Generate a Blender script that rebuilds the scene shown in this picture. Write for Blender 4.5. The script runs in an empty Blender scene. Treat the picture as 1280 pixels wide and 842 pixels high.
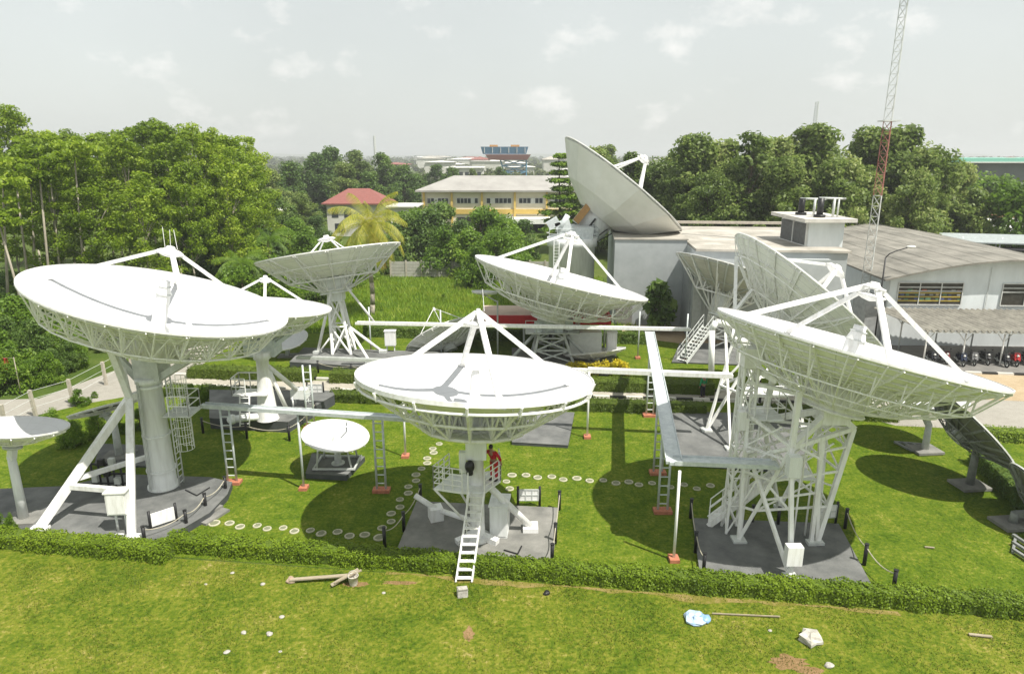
import bpy, math, random
import numpy as np
from mathutils import Vector, Matrix
PI = math.pi
random.seed(7)
SC = bpy.context.scene
COL = SC.collection
# ------------------------------------------------------------------ camera survey (16 m up, 14.9 deg down, 24 mm lens)
H, F, TH = 16.0, 853.0, math.radians(14.9)
S_, C_ = math.sin(TH), math.cos(TH)
RIGHT, UP = Vector((1, 0, 0)), Vector((0, S_, C_))
CAM = Vector((0, 0, H))


def G(px, py, z=0.0):
    u, v = (px - 640) / F, (py - 421) / F
    k = (H - z) / (S_ + v * C_)
    return Vector((k * u, k * (C_ - v * S_), z))


def P(px, py, Y):
    u, v = (px - 640) / F, (py - 421) / F
    k = Y / (C_ - v * S_)
    return Vector((k * u, Y, H - k * (S_ + v * C_)))


def V(*a):
    return Vector(a)


# ------------------------------------------------------------------ materials
MATS = {}


def _nodes(m):
    m.use_nodes = True
    nt = m.node_tree
    nt.nodes.clear()
    out = nt.nodes.new('ShaderNodeOutputMaterial')
    b = nt.nodes.new('ShaderNodeBsdfPrincipled')
    nt.links.new(b.outputs[0], out.inputs[0])
    return nt, b, out


def mat(name, c1, c2=None, rough=.6, scale=3.0, bump=0.0, bscale=40.0, metal=0.0, detail=6, contrast=(.35, .65), spec=.4, stretch=None):
    if name in MATS:
        return MATS[name]
    m = bpy.data.materials.new(name)
    nt, b, out = _nodes(m)
    L = nt.links.new
    tc = nt.nodes.new('ShaderNodeTexCoord')
    vec = tc.outputs['Object']
    if stretch:
        mp = nt.nodes.new('ShaderNodeMapping')
        mp.inputs['Scale'].default_value = stretch
        L(vec, mp.inputs[0]); vec = mp.outputs[0]
    if c2 is None:
        c2 = tuple(x * .8 for x in c1)
    n = nt.nodes.new('ShaderNodeTexNoise')
    n.inputs['Scale'].default_value = scale
    n.inputs['Detail'].default_value = detail
    n.inputs['Roughness'].default_value = .65
    L(vec, n.inputs['Vector'])
    r = nt.nodes.new('ShaderNodeValToRGB')
    r.color_ramp.elements[0].position, r.color_ramp.elements[1].position = contrast
    r.color_ramp.elements[0].color = (*c2, 1)
    r.color_ramp.elements[1].color = (*c1, 1)
    L(n.outputs[0], r.inputs[0])
    L(r.outputs[0], b.inputs['Base Color'])
    b.inputs['Roughness'].default_value = rough
    b.inputs['Metallic'].default_value = metal
    b.inputs['Specular IOR Level'].default_value = spec
    if bump:
        n2 = nt.nodes.new('ShaderNodeTexNoise')
        n2.inputs['Scale'].default_value = bscale
        n2.inputs['Detail'].default_value = 4
        L(vec, n2.inputs['Vector'])
        bp = nt.nodes.new('ShaderNodeBump')
        bp.inputs['Strength'].default_value = bump
        bp.inputs['Distance'].default_value = .05
        L(n2.outputs[0], bp.inputs['Height'])
        L(bp.outputs[0], b.inputs['Normal'])
    MATS[name] = m
    return m


def leafmat(name, cols, trans=.35, rough=.5):
    """cols: list of leaf colours; each leaf (mesh island) picks its own, clumps drift with a slow noise."""
    m = bpy.data.materials.new(name)
    nt, b, out = _nodes(m)
    L = nt.links.new
    geo = nt.nodes.new('ShaderNodeNewGeometry')
    tc = nt.nodes.new('ShaderNodeTexCoord')
    n = nt.nodes.new('ShaderNodeTexNoise')
    n.inputs['Scale'].default_value = .35
    n.inputs['Detail'].default_value = 3
    L(tc.outputs['Object'], n.inputs['Vector'])
    mx = nt.nodes.new('ShaderNodeMath'); mx.operation = 'MULTIPLY_ADD'
    L(geo.outputs['Random Per Island'], mx.inputs[0])
    mx.inputs[1].default_value = .55
    sub = nt.nodes.new('ShaderNodeMath'); sub.operation = 'MULTIPLY_ADD'
    L(n.outputs[0], sub.inputs[0]); sub.inputs[1].default_value = 1.1; sub.inputs[2].default_value = -.33
    L(sub.outputs[0], mx.inputs[2])
    oi = nt.nodes.new('ShaderNodeObjectInfo')
    ad = nt.nodes.new('ShaderNodeMath'); ad.operation = 'MULTIPLY_ADD'
    L(oi.outputs['Random'], ad.inputs[0]); ad.inputs[1].default_value = .42
    L(mx.outputs[0], ad.inputs[2])
    sb = nt.nodes.new('ShaderNodeMath'); sb.operation = 'SUBTRACT'
    L(ad.outputs[0], sb.inputs[0]); sb.inputs[1].default_value = .18
    r = nt.nodes.new('ShaderNodeValToRGB')
    cr = r.color_ramp
    while len(cr.elements) < len(cols):
        cr.elements.new(.5)
    for i, c in enumerate(cols):
        cr.elements[i].position = i / (len(cols) - 1)
        cr.elements[i].color = (*c, 1)
    L(sb.outputs[0], r.inputs[0])
    L(r.outputs[0], b.inputs['Base Color'])
    b.inputs['Roughness'].default_value = rough
    b.inputs['Specular IOR Level'].default_value = .35
    t = nt.nodes.new('ShaderNodeBsdfTranslucent')
    hs = nt.nodes.new('ShaderNodeHueSaturation'); hs.inputs['Value'].default_value = 1.3
    L(r.outputs[0], hs.inputs['Color'])
    L(hs.outputs[0], t.inputs[0])
    ms = nt.nodes.new('ShaderNodeMixShader'); ms.inputs[0].default_value = trans
    L(b.outputs[0], ms.inputs[1]); L(t.outputs[0], ms.inputs[2])
    L(ms.outputs[0], out.inputs[0])
    MATS[name] = m
    return m


def groundmat(name, cols, s1=.25, s2=2.2, s3=30, bump=.5, weights=(.5, .35, .3), bdist=.08):
    m = bpy.data.materials.new(name)
    nt, b, out = _nodes(m)
    L = nt.links.new
    tc = nt.nodes.new('ShaderNodeTexCoord')
    acc = None
    hs = []
    for s, w, d in zip((s1, s2, s3), weights, (5, 6, 3)):
        n = nt.nodes.new('ShaderNodeTexNoise')
        n.inputs['Scale'].default_value = s
        n.inputs['Detail'].default_value = d
        n.inputs['Roughness'].default_value = .7
        L(tc.outputs['Object'], n.inputs['Vector'])
        k = nt.nodes.new('ShaderNodeMath'); k.operation = 'MULTIPLY_ADD'
        L(n.outputs[0], k.inputs[0]); k.inputs[1].default_value = w * 1.9
        if acc is None:
            k.inputs[2].default_value = .5 - sum(weights) * .95
        else:
            L(acc, k.inputs[2])
        acc = k.outputs[0]
        hs.append(n.outputs[0])
    r = nt.nodes.new('ShaderNodeValToRGB')
    cr = r.color_ramp
    while len(cr.elements) < len(cols):
        cr.elements.new(.5)
    for i, c in enumerate(cols):
        cr.elements[i].position = c[0]
        cr.elements[i].color = (*c[1], 1)
    L(acc, r.inputs[0]); L(r.outputs[0], b.inputs['Base Color'])
    b.inputs['Roughness'].default_value = .85
    b.inputs['Specular IOR Level'].default_value = .08
    bp = nt.nodes.new('ShaderNodeBump')
    bp.inputs['Strength'].default_value = bump
    bp.inputs['Distance'].default_value = bdist
    L(hs[2], bp.inputs['Height']); L(bp.outputs[0], b.inputs['Normal'])
    MATS[name] = m
    return m


# reflector paint: panel seams from the mesh UV (u = angle / full turn, v = radius share)
def dishmat(name, base, nseg, nring, dirt=.9, seam=.86):
    m = bpy.data.materials.new(name)
    nt, b, out = _nodes(m)
    L = nt.links.new
    uv = nt.nodes.new('ShaderNodeUVMap')
    sx = nt.nodes.new('ShaderNodeSeparateXYZ'); L(uv.outputs[0], sx.inputs[0])

    def M(op, a, bb, c=None):
        n = nt.nodes.new('ShaderNodeMath'); n.operation = op
        for i, x in enumerate((a, bb, c)):
            if x is None:
                continue
            if isinstance(x, (int, float)):
                n.inputs[i].default_value = x
            else:
                L(x, n.inputs[i])
        return n.outputs[0]
    ring = M('MULTIPLY', sx.outputs[1], nring)
    fr = M('FRACT', ring, 0)
    seam_r = M('LESS_THAN', fr, .035)
    seg = M('MULTIPLY', sx.outputs[0], nseg)
    fs = M('FRACT', seg, 0)
    seam_s = M('LESS_THAN', fs, .02)
    sm = M('MAXIMUM', seam_r, seam_s)
    cell = nt.nodes.new('ShaderNodeCombineXYZ')
    L(M('FLOOR', ring, 0), cell.inputs[0]); L(M('FLOOR', seg, 0), cell.inputs[1])
    wn = nt.nodes.new('ShaderNodeTexWhiteNoise'); L(cell.outputs[0], wn.inputs['Vector'])
    tc = nt.nodes.new('ShaderNodeTexCoord')
    nz = nt.nodes.new('ShaderNodeTexNoise'); nz.inputs['Scale'].default_value = .8; nz.inputs['Detail'].default_value = 7
    nz.inputs['Roughness'].default_value = .7
    L(tc.outputs['Object'], nz.inputs['Vector'])
    k = M('MULTIPLY_ADD', wn.outputs[0], .05, M('MULTIPLY_ADD', nz.outputs[0], (1 - dirt) * 2, dirt - .05))
    k = M('MULTIPLY', k, M('MULTIPLY_ADD', sm, seam - 1, 1.0))
    k = M('MINIMUM', k, 1.0)
    mc = nt.nodes.new('ShaderNodeVectorMath'); mc.operation = 'SCALE'
    mc.inputs[0].default_value = base
    L(k, mc.inputs['Scale'])
    L(mc.outputs[0], b.inputs['Base Color'])
    b.inputs['Roughness'].default_value = .5
    b.inputs['Specular IOR Level'].default_value = .35
    MATS[name] = m
    return m


# ------------------------------------------------------------------ mesh builder
class MB:
    def __init__(self):
        self.v, self.f, self.uv, self.smooth = [], [], {}, []

    def add(self, vs, fs, smooth=False):
        o = len(self.v)
        self.v += [tuple(x) for x in vs]
        for f in fs:
            self.f.append(tuple(i + o for i in f)); self.smooth.append(smooth)
        return o

    def frame_box(self, c, ex, ey, ez):
        """box from centre and three half-extent vectors"""
        c = Vector(c)
        vs = [c + sx * ex + sy * ey + sz * ez for sx in (-1, 1) for sy in (-1, 1) for sz in (-1, 1)]
        self.add(vs, [(0, 1, 3, 2), (4, 6, 7, 5), (0, 4, 5, 1), (2, 3, 7, 6), (0, 2, 6, 4), (1, 5, 7, 3)])

    def box(self, x0, x1, y0, y1, z0, z1, rot=0.0, pivot=None):
        c = Vector(((x0 + x1) / 2, (y0 + y1) / 2, (z0 + z1) / 2))
        R = Matrix.Rotation(rot, 3, 'Z')
        if pivot is not None:
            pv = Vector((pivot[0], pivot[1], 0)); c = R @ (c - pv) + pv
        self.frame_box(c, R @ V((x1 - x0) / 2, 0, 0), R @ V(0, (y1 - y0) / 2, 0), V(0, 0, (z1 - z0) / 2))

    def bar(self, p, q, w, h=None):
        p, q = Vector(p), Vector(q)
        d = q - p
        if d.length < 1e-6:
            return
        d.normalize()
        a = Vector((0, 0, 1)) if abs(d.z) < .95 else Vector((0, 1, 0))
        s = d.cross(a).normalized(); t = s.cross(d)
        self.frame_box((p + q) / 2, s * w / 2, t * (h or w) / 2, (q - p) / 2)

    def tube(self, p, q, r, r2=None, n=8, caps=True):
        p, q = Vector(p), Vector(q)
        d = (q - p)
        if d.length < 1e-6:
            return
        d.normalize()
        a = Vector((0, 0, 1)) if abs(d.z) < .95 else Vector((0, 1, 0))
        s = d.cross(a).normalized(); t = s.cross(d)
        r2 = r if r2 is None else r2
        vs = []
        for c, rr in ((p, r), (q, r2)):
            vs += [c + (s * math.cos(2 * PI * i / n) + t * math.sin(2 * PI * i / n)) * rr for i in range(n)]
        o = self.add(vs, [(i, (i + 1) % n, n + (i + 1) % n, n + i) for i in range(n)], n > 6)
        if caps:
            self.f.append(tuple(o + i for i in range(n - 1, -1, -1))); self.smooth.append(False)
            self.f.append(tuple(o + n + i for i in range(n))); self.smooth.append(False)

    def poly(self, pts, r, n=6):
        for a, b in zip(pts, pts[1:]):
            self.tube(a, b, r, n=n)

    def ring(self, c, ex, ey, R, r, n=32, m=6, a0=0, a1=2 * PI):
        c = Vector(c); ez = ex.cross(ey).normalized()
        full = abs(a1 - a0 - 2 * PI) < 1e-6
        k = n if full else n + 1
        vs = []
        for i in range(k):
            a = a0 + (a1 - a0) * i / n
            d = ex * math.cos(a) + ey * math.sin(a)
            for j in range(m):
                b = 2 * PI * j / m
                vs.append(c + d * (R + r * math.cos(b)) + ez * r * math.sin(b))
        fs = []
        for i in range(n):
            i2 = (i + 1) % k
            for j in range(m):
                fs.append((i * m + j, i2 * m + j, i2 * m + (j + 1) % m, i * m + (j + 1) % m))
        self.add(vs, fs, True)

    def lathe(self, c, ex, ey, ez, prof, n=48, smooth=True, cap0=False, cap1=False, a0=0.0):
        c = Vector(c)
        vs = []
        for r, z in prof:
            for i in range(n):
                a = a0 + 2 * PI * i / n
                vs.append(c + (ex * math.cos(a) + ey * math.sin(a)) * r + ez * z)
        fs = []
        for k in range(len(prof) - 1):
            for i in range(n):
                fs.append((k * n + i, k * n + (i + 1) % n, (k + 1) * n + (i + 1) % n, (k + 1) * n + i))
        o = self.add(vs, fs, smooth)
        if cap0:
            self.f.append(tuple(o + i for i in range(n - 1, -1, -1))); self.smooth.append(False)
        if cap1:
            b = o + (len(prof) - 1) * n
            self.f.append(tuple(b + i for i in range(n))); self.smooth.append(False)

    def prism(self, pts, z0, z1):
        """pts: xy polygon counter-clockwise"""
        n = len(pts)
        vs = [(p[0], p[1], z0) for p in pts] + [(p[0], p[1], z1) for p in pts]
        self.add(vs, [tuple(range(n - 1, -1, -1)), tuple(range(n, 2 * n))] + [(i, (i + 1) % n, n + (i + 1) % n, n + i) for i in range(n)])

    def sphere(self, c, rx, ry=None, rz=None, n=12, m=8):
        ry = ry or rx; rz = rz or rx
        c = Vector(c); vs = []
        for j in range(m + 1):
            t = PI * j / m
            for i in range(n):
                a = 2 * PI * i / n
                vs.append(c + V(rx * math.sin(t) * math.cos(a), ry * math.sin(t) * math.sin(a), rz * math.cos(t)))
        self.add(vs, [(j * n + i, (j + 1) * n + i, (j + 1) * n + (i + 1) % n, j * n + (i + 1) % n) for j in range(m) for i in range(n)], True)

    def build(self, name, m, parent=None, origin=None):
        o0 = parent_world(parent) if parent is not None else Vector(origin or (0, 0, 0))
        me = bpy.data.meshes.new(name)
        me.from_pydata([tuple(Vector(v) - o0) for v in self.v], [], self.f)
        me.polygons.foreach_set('use_smooth', self.smooth)
        if self.uv:
            lay = me.uv_layers.new(name='UVMap')
            for p in me.polygons:
                for li, vi in zip(p.loop_indices, p.vertices):
                    lay.data[li].uv = self.uv.get(vi, (0, 0))
        me.materials.append(m)
        o = bpy.data.objects.new(name, me)
        COL.objects.link(o)
        if parent is not None:
            o.parent = parent
        else:
            o.location = o0
        return o


WPOS = {}


def parent_world(p):
    w = Vector(p.location)
    while p.parent is not None:
        p = p.parent; w = w + Vector(p.location)
    return w


def tag(o, label=None, cat=None, group=None, kind=None):
    if label: o['label'] = label
    if cat: o['category'] = cat
    if group: o['group'] = group
    if kind: o['kind'] = kind
    return o


def thing(name, loc, label, cat, group=None):
    o = bpy.data.objects.new(name, None)
    o.empty_display_size = .3
    COL.objects.link(o)
    o.location = loc
    return tag(o, label, cat, group)


def copy_tree(o, parent=None):
    c = o.copy(); COL.objects.link(c); c.parent = parent
    for ch in o.children:
        copy_tree(ch, c)
    return c


def np_quads(name, verts, m, parent=None, origin=None, nper=4):
    """verts: (N, nper, 3) array in world or local coordinates"""
    N = verts.shape[0]
    o0 = parent_world(parent) if parent is not None else Vector(origin or (0, 0, 0))
    flat = (verts.reshape(-1, 3) - np.array(o0)).astype(np.float32)
    me = bpy.data.meshes.new(name)
    me.vertices.add(N * nper)
    me.vertices.foreach_set('co', flat.ravel())
    me.loops.add(N * nper)
    me.loops.foreach_set('vertex_index', np.arange(N * nper, dtype=np.int32))
    me.polygons.add(N)
    me.polygons.foreach_set('loop_start', np.arange(0, N * nper, nper, dtype=np.int32))
    me.polygons.foreach_set('loop_total', np.full(N, nper, dtype=np.int32))
    me.update(calc_edges=True)
    me.materials.append(m)
    o = bpy.data.objects.new(name, me)
    COL.objects.link(o)
    if parent is not None:
        o.parent = parent
    else:
        o.location = o0
    return o


def leaves(rng, pos, size, upbias=.5, out=None, outw=.6, aspect=.55):
    """pos (N,3); returns (N,4,3) rhombic leaves"""
    N = len(pos)
    nrm = rng.normal(size=(N, 3))
    nrm /= np.linalg.norm(nrm, axis=1, keepdims=True)
    if out is not None:
        o = out / (np.linalg.norm(out, axis=1, keepdims=True) + 1e-6)
        nrm = nrm + outw * o * 1.3
    nrm[:, 2] += upbias * 1.3
    nrm /= np.linalg.norm(nrm, axis=1, keepdims=True)
    r = rng.normal(size=(N, 3))
    t = np.cross(nrm, r); t /= np.linalg.norm(t, axis=1, keepdims=True) + 1e-9
    b = np.cross(nrm, t)
    s = size * rng.uniform(.6, 1.35, size=(N, 1))
    return np.stack([pos - t * s * .5, pos + b * s * aspect * .5 + nrm * s * .06, pos + t * s * .5, pos - b * s * aspect * .5 + nrm * s * .06], axis=1)


def clumps(rng, cen, rad, n, shell=.55):
    """cen (K,3), rad (K,3): n leaves in each clump; returns positions and outward directions"""
    K = len(cen)
    d = rng.normal(size=(K, n, 3)); d /= np.linalg.norm(d, axis=2, keepdims=True)
    u = shell + (1 - shell) * rng.random((K, n, 1))
    u = np.where(rng.random((K, n, 1)) < .3, rng.random((K, n, 1)), u)
    p = cen[:, None, :] + d * u * rad[:, None, :]
    return p.reshape(-1, 3), d.reshape(-1, 3)
# ------------------------------------------------------------------ palette
WHITE = mat('white_paint', (.80, .80, .79), (.60, .59, .55), rough=.5, scale=1.6, stretch=(3, 3, .5), detail=8, contrast=(.25, .55))
WHITE2 = mat('weathered_white_paint', (.86, .86, .84), (.66, .65, .60), rough=.55, scale=2.0, stretch=(3, 3, .5), detail=8, contrast=(.25, .55))
GALV = mat('galvanised_steel', (.62, .66, .66), (.46, .50, .51), rough=.45, scale=4, metal=.12)
GREYP = mat('grey_paint', (.60, .62, .60), (.46, .48, .46), rough=.5, scale=3)
PALEGREY = mat('pale_grey_paint', (.80, .82, .81), (.62, .63, .61), rough=.5, scale=1.4, stretch=(3, 3, .4), detail=8, contrast=(.25, .6))
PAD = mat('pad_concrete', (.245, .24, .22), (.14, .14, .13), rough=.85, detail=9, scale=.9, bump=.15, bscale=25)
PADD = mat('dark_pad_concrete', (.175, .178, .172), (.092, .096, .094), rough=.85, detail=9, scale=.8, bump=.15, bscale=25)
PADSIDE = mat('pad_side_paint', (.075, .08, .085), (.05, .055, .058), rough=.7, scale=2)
BLACK = mat('black_paint', (.018, .018, .02), (.012, .012, .012), rough=.45)
RUBBER = mat('rubber', (.02, .02, .02), (.03, .03, .03), rough=.8)
ORANGE = mat('orange_footing', (.48, .19, .11), (.34, .12, .07), rough=.8, scale=6)
RED = mat('red_paint', (.55, .015, .02), (.45, .012, .02), rough=.5)
ROPE = mat('rope', (.45, .42, .33), (.36, .33, .26), rough=.9)
DARK = mat('shade_black', (.02, .02, .022), (.012, .012, .014), rough=.9)  # near-black: shade in openings and under the walkway roof, put into colour
DISH_IN = dishmat('reflector_paint', (.57, .575, .58), 24, 5, dirt=.86, seam=.80)
DISH_BACK = dishmat('reflector_back_paint', (.88, .89, .84), 24, 9, dirt=.84, seam=.70)
DSTEEL = mat('dull_steel', (.24, .25, .24), (.16, .17, .165), rough=.6, scale=4)
DISH_DARK = dishmat('reflector_back_dark', (.20, .20, .18), 16, 5, dirt=.8, seam=.6)  # dark back: underside shade of the dishes turned on edge, painted in
DISH_BACK2 = dishmat('reflector_back_panels', (.84, .85, .82), 12, 3, dirt=.8, seam=.75)
DISH_MESHY = dishmat('reflector_back_beige', (.50, .49, .43), 16, 8, dirt=.75, seam=.6)


class Frame:
    """a dish's own frame: c rim centre, ex / ey in the rim plane, n the boresight"""
    def __init__(self, c, R, ex, ey, n, depth):
        self.c, self.R, self.ex, self.ey, self.n, self.d = c, R, ex, ey, n, depth

    def at(self, r, az, z):
        """r and z in shares of R, az degrees"""
        a = math.radians(az)
        return self.c + (self.ex * math.cos(a) + self.ey * math.sin(a)) * r * self.R + self.n * z * self.R

    def surf(self, r):
        return -self.d * (1 - r * r)


def to_px(p):
    d = p.y * C_ + (H - p.z) * S_
    return 640 + F * p.x / d, 421 + F * ((H - p.z) * C_ - p.y * S_) / d


def dish_frame(px, py, Y, a, b, tilt, side, depth=.30):
    """rim as surveyed: middle of the rim, half length, half width and tilt; side: which face one sees"""
    t = math.radians(tilt)
    fw = Vector((0, C_, -S_))
    e2, m2 = (math.cos(t), math.sin(t)), (math.sin(t), -math.cos(t))
    tx, ty, ta, tb, tt = px, py, a, b, 0.0
    for _ in range(14):
        c = P(tx, ty, Y)
        vw = (CAM - c).normalized()
        axial = (c - CAM).dot(fw)
        R = ta * axial / F
        m = RIGHT * math.sin(t + tt) + UP * math.cos(t + tt)
        m = (m - vw * m.dot(vw)).normalized()
        k = min(.98, max(-.9, tb / ta))
        n = (m * math.sqrt(1 - k * k) + vw * (k if side == 'front' else -k)).normalized()
        ex = RIGHT * math.cos(t + tt) - UP * math.sin(t + tt)
        ex = (ex - n * ex.dot(n)).normalized()
        ey = n.cross(ex)
        q = [to_px(c + (ex * math.cos(w) + ey * math.sin(w)) * R) for w in [2 * PI * i / 180 for i in range(180)]]
        qe = [((x - px) * e2[0] + (y - py) * e2[1], (x - px) * m2[0] + (y - py) * m2[1]) for x, y in q]
        hi, lo = max(qe), min(qe)
        mm = [v for _, v in qe]
        # signed half width: the near rim must stay on its own side
        front = to_px(c + ey * -R); back = to_px(c + ey * R)
        oe, om = (hi[0] + lo[0]) / 2, (max(mm) + min(mm)) / 2
        tx -= oe * e2[0] + om * m2[0]; ty -= oe * e2[1] + om * m2[1]
        ta *= a / ((hi[0] - lo[0]) / 2)
        tb += (b - (max(mm) - min(mm)) / 2) * .7
        tt += math.atan2(hi[1] - lo[1], hi[0] - lo[0]) * .8
    return Frame(c, R, ex, ey, n, depth)


def reflector(fr, root, inner=None, outer=None, thick=.05, nr=9, ns=72, rimw=.07, rimmat=None, name='reflector', faceted=False):
    inner, outer = inner or DISH_IN, outer or DISH_BACK
    R = fr.R

    def sheet(off, flip, nm, m, parent):
        mb = MB()
        vs, uv = [], []
        for k in range(nr + 1):
            r = .04 + .96 * k / nr
            for i in range(ns + 1):
                p = fr.at(r, 360 * i / ns, fr.surf(r)) - fr.n * off
                vs.append(p); uv.append((i / ns, r))
        fs = []
        for k in range(nr):
            for i in range(ns):
                q = (k * (ns + 1) + i, k * (ns + 1) + i + 1, (k + 1) * (ns + 1) + i + 1, (k + 1) * (ns + 1) + i)
                fs.append(q[::-1] if not flip else q)
        mb.add(vs, fs, not faceted)
        mb.uv = dict(enumerate(uv))
        return mb.build(nm, m, parent)
    o = sheet(0, False, name, inner, root)
    back = sheet(thick, True, 'back_skin', outer, o)
    mb = MB()
    rt = rimw / R
    mb.lathe(fr.c, fr.ex, fr.ey, fr.n, [(R - .01, .012), (R + .035, .012), (R + .035, -rimw), (R - .02, -rimw), (R - .02, 0)], n=ns, smooth=False)
    mb.build('rim', rimmat or WHITE, o)
    return o


def back_ribs(fr, root, n=24, rings=6, w=.05, m=None, off=.05, r0=.15):
    mb = MB()
    for i in range(n):
        az = 360 * (i + .5) / n
        pr = None
        for k in range(6):
            r = r0 + (1 - r0) * k / 5
            p = fr.at(r, az, fr.surf(r)) - fr.n * (off + .06)
            if pr is not None:
                mb.bar(pr, p, w, .12)
            pr = p
    for k in range(1, rings + 1):
        r = r0 + (.97 - r0) * k / rings
        mb.ring(fr.at(0, 0, fr.surf(r)) - fr.n * (off + .04), fr.ex, fr.ey, r * fr.R, .035, n=56, m=4)
    return mb.build('back_ribs', m or WHITE2, root)


def back_truss(fr, root, N=24, chord=((1, -.02), (.85, -.25), (.45, -.40), (.2, -.46)), r=.038, m=None, diag=True, rings=(1, 2, 3), az0=0.0, mids=None, open_rim=False):
    """radial trusses under the skin: bottom chord, hoops, posts and diagonals"""
    m = m or WHITE2
    mb = MB()
    ch = list(chord)

    def top(rr):
        return fr.surf(min(rr, 1)) - .07 / fr.R
    for i in range(N):
        az = az0 + 360 * i / N
        az2 = az0 + 360 * (i + 1) / N
        for (ra, za), (rb, zb) in zip(ch, ch[1:]):
            mb.tube(fr.at(ra, az, za), fr.at(rb, az, zb), r * 1.15, n=6)
        for k, (ra, za) in enumerate(ch):
            if k == 0:
                continue
            b = fr.at(ra, az, za)
            mb.tube(b, fr.at(ra, az, top(ra)), r, n=5)
            up = (ra + ch[k - 1][0]) / 2
            if open_rim and k == 1:
                continue
            dn = (ra + ch[k + 1][0]) / 2 if k + 1 < len(ch) else None
            mb.tube(b, fr.at(up, az, top(up)), r, n=5)
            if dn:
                mb.tube(b, fr.at(dn, az, top(dn)), r, n=5)
            if diag and k < len(ch) - 1:
                am = (az + az2) / 2
                mb.tube(b, fr.at(up, am, top(up)), r * .85, n=5)
                mb.tube(fr.at(ra, az2, za), fr.at(up, am, top(up)), r * .85, n=5)
    for k in rings:
        ra, za = ch[k]
        for i in range(N):
            mb.tube(fr.at(ra, az0 + 360 * i / N, za), fr.at(ra, az0 + 360 * (i + 1) / N, za), r * 1.25, n=6)
            if diag and k + 1 < len(ch) and i % 2 == 0:
                rb, zb = ch[k + 1]
                mb.tube(fr.at(ra, az0 + 360 * i / N, za), fr.at(rb, az0 + 360 * (i + 1) / N, zb), r * .9, n=5)
    if mids:
        for ra, za in mids:
            for i in range(N):
                mb.tube(fr.at(ra, az0 + 360 * i / N, za), fr.at(ra, az0 + 360 * (i + 1) / N, za), r * 1.1, n=5)
    return mb.build('back_truss', m, root)


def hub(fr, root, r=.2, z0=-.30, z1=-.47, m=None):
    mb = MB()
    mb.lathe(fr.c, fr.ex, fr.ey, fr.n, [(r * fr.R, z0 * fr.R), (r * fr.R, z1 * fr.R)], n=28, cap0=True, cap1=True)
    mb.ring(fr.at(0, 0, z1), fr.ex, fr.ey, r * fr.R, .06, n=28)
    return mb.build('hub', m or WHITE2, root)


def feed_cone(fr, root, r0=.06, r1=.035, z1=.1, cap=True, m=None):
    mb = MB()
    zb = -fr.d
    R = fr.R
    prof = [(r0 * 1.5 * R, zb * R), (r0 * 1.5 * R, (zb + .03) * R), (r0 * R, (zb + .05) * R), (r0 * .95 * R, (z1 - .1) * R), (r1 * R, (z1 - .03) * R), (r1 * R, z1 * R)]
    mb.lathe(fr.c, fr.ex, fr.ey, fr.n, prof, n=24, cap1=True)
    o = mb.build('feed_cone', m or WHITE, root)
    if cap:
        mb = MB()
        mb.ring(fr.at(0, 0, z1 - .045), fr.ex, fr.ey, r0 * .8 * R, .03, n=20)
        mb.ring(fr.at(0, 0, z1 - .11), fr.ex, fr.ey, r0 * 1.02 * R, .03, n=20)
        mb.build('collar', GREYP, o)
    return o


def subreflector(fr, root, z=.38, r=.1, struts=((0, .85), (90, .85), (180, .85), (270, .85)), w=.2, whips=0, apex=None, slim=1.0):
    """secondary mirror with its hub ring and the struts that carry it"""
    R = fr.R
    za = apex or z + .03
    mb = MB()
    rr = r * R
    mb.lathe(fr.at(0, 0, z), fr.ex, fr.ey, fr.n, [(.02, -rr * .32), (rr * .55, -rr * .2), (rr * .97, .0), (rr, .03), (rr * .95, .07), (rr * .3, .12), (.02, .13)], n=32)
    s = mb.build('subreflector', WHITE, root)
    mb = MB()
    mb.ring(fr.at(0, 0, za - .015), fr.ex, fr.ey, rr * .75 * slim, .05 * slim, n=24)
    mb.lathe(fr.at(0, 0, za), fr.ex, fr.ey, fr.n, [(rr * .3 * slim, -.1), (rr * .34 * slim, .12), (rr * .25 * slim, .16)], n=12, cap1=True)
    for i in range(4):
        mb.tube(fr.at(r * .7 * slim, 45 + 90 * i, za - .015), fr.at(r * .6, 45 + 90 * i, z + .01), .03)
    for i in range(whips):
        b = fr.at(r * .5, 40 + 130 * i, za + .01)
        mb.tube(b, b + V(0.06 * (i - 1), 0, .9), .014, n=4)
    mb.build('apex_frame', WHITE, s)
    for az, rs in struts:
        mb = MB()
        p = fr.at(rs, az, fr.surf(rs)); q = fr.at(r * .28 * slim, az, za)
        mb.bar(p, q, w, w * .8)
        d = (fr.ex * math.cos(math.radians(az)) + fr.ey * math.sin(math.radians(az)))
        mb.frame_box(p + fr.n * .03, fr.ex * w * .8, fr.ey * w * .8, fr.n * .04)
        mb.build('strut', WHITE, root)
    return s


def ladder(root, p, q, width, wdir, m=None, rung=.3, r=.035, name='ladder', flat=False):
    mb = MB()
    p, q, wdir = Vector(p), Vector(q), Vector(wdir).normalized()
    L = (q - p).length
    for s in (-.5, .5):
        if flat:
            mb.bar(p + wdir * width * s, q + wdir * width * s, r * 1.2, r * 3)
        else:
            mb.tube(p + wdir * width * s, q + wdir * width * s, r)
    k = int(L / rung)
    for i in range(k):
        c = p + (q - p) * (i + .5) / k
        if flat:
            d = (q - p).normalized(); hz = Vector((d.x, d.y, 0)).normalized()
            mb.frame_box(c, wdir * width / 2, hz * .09, V(0, 0, .015))
        else:
            mb.tube(c - wdir * width / 2, c + wdir * width / 2, r * .75, n=6)
    return mb.build(name, m or WHITE, root)


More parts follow.
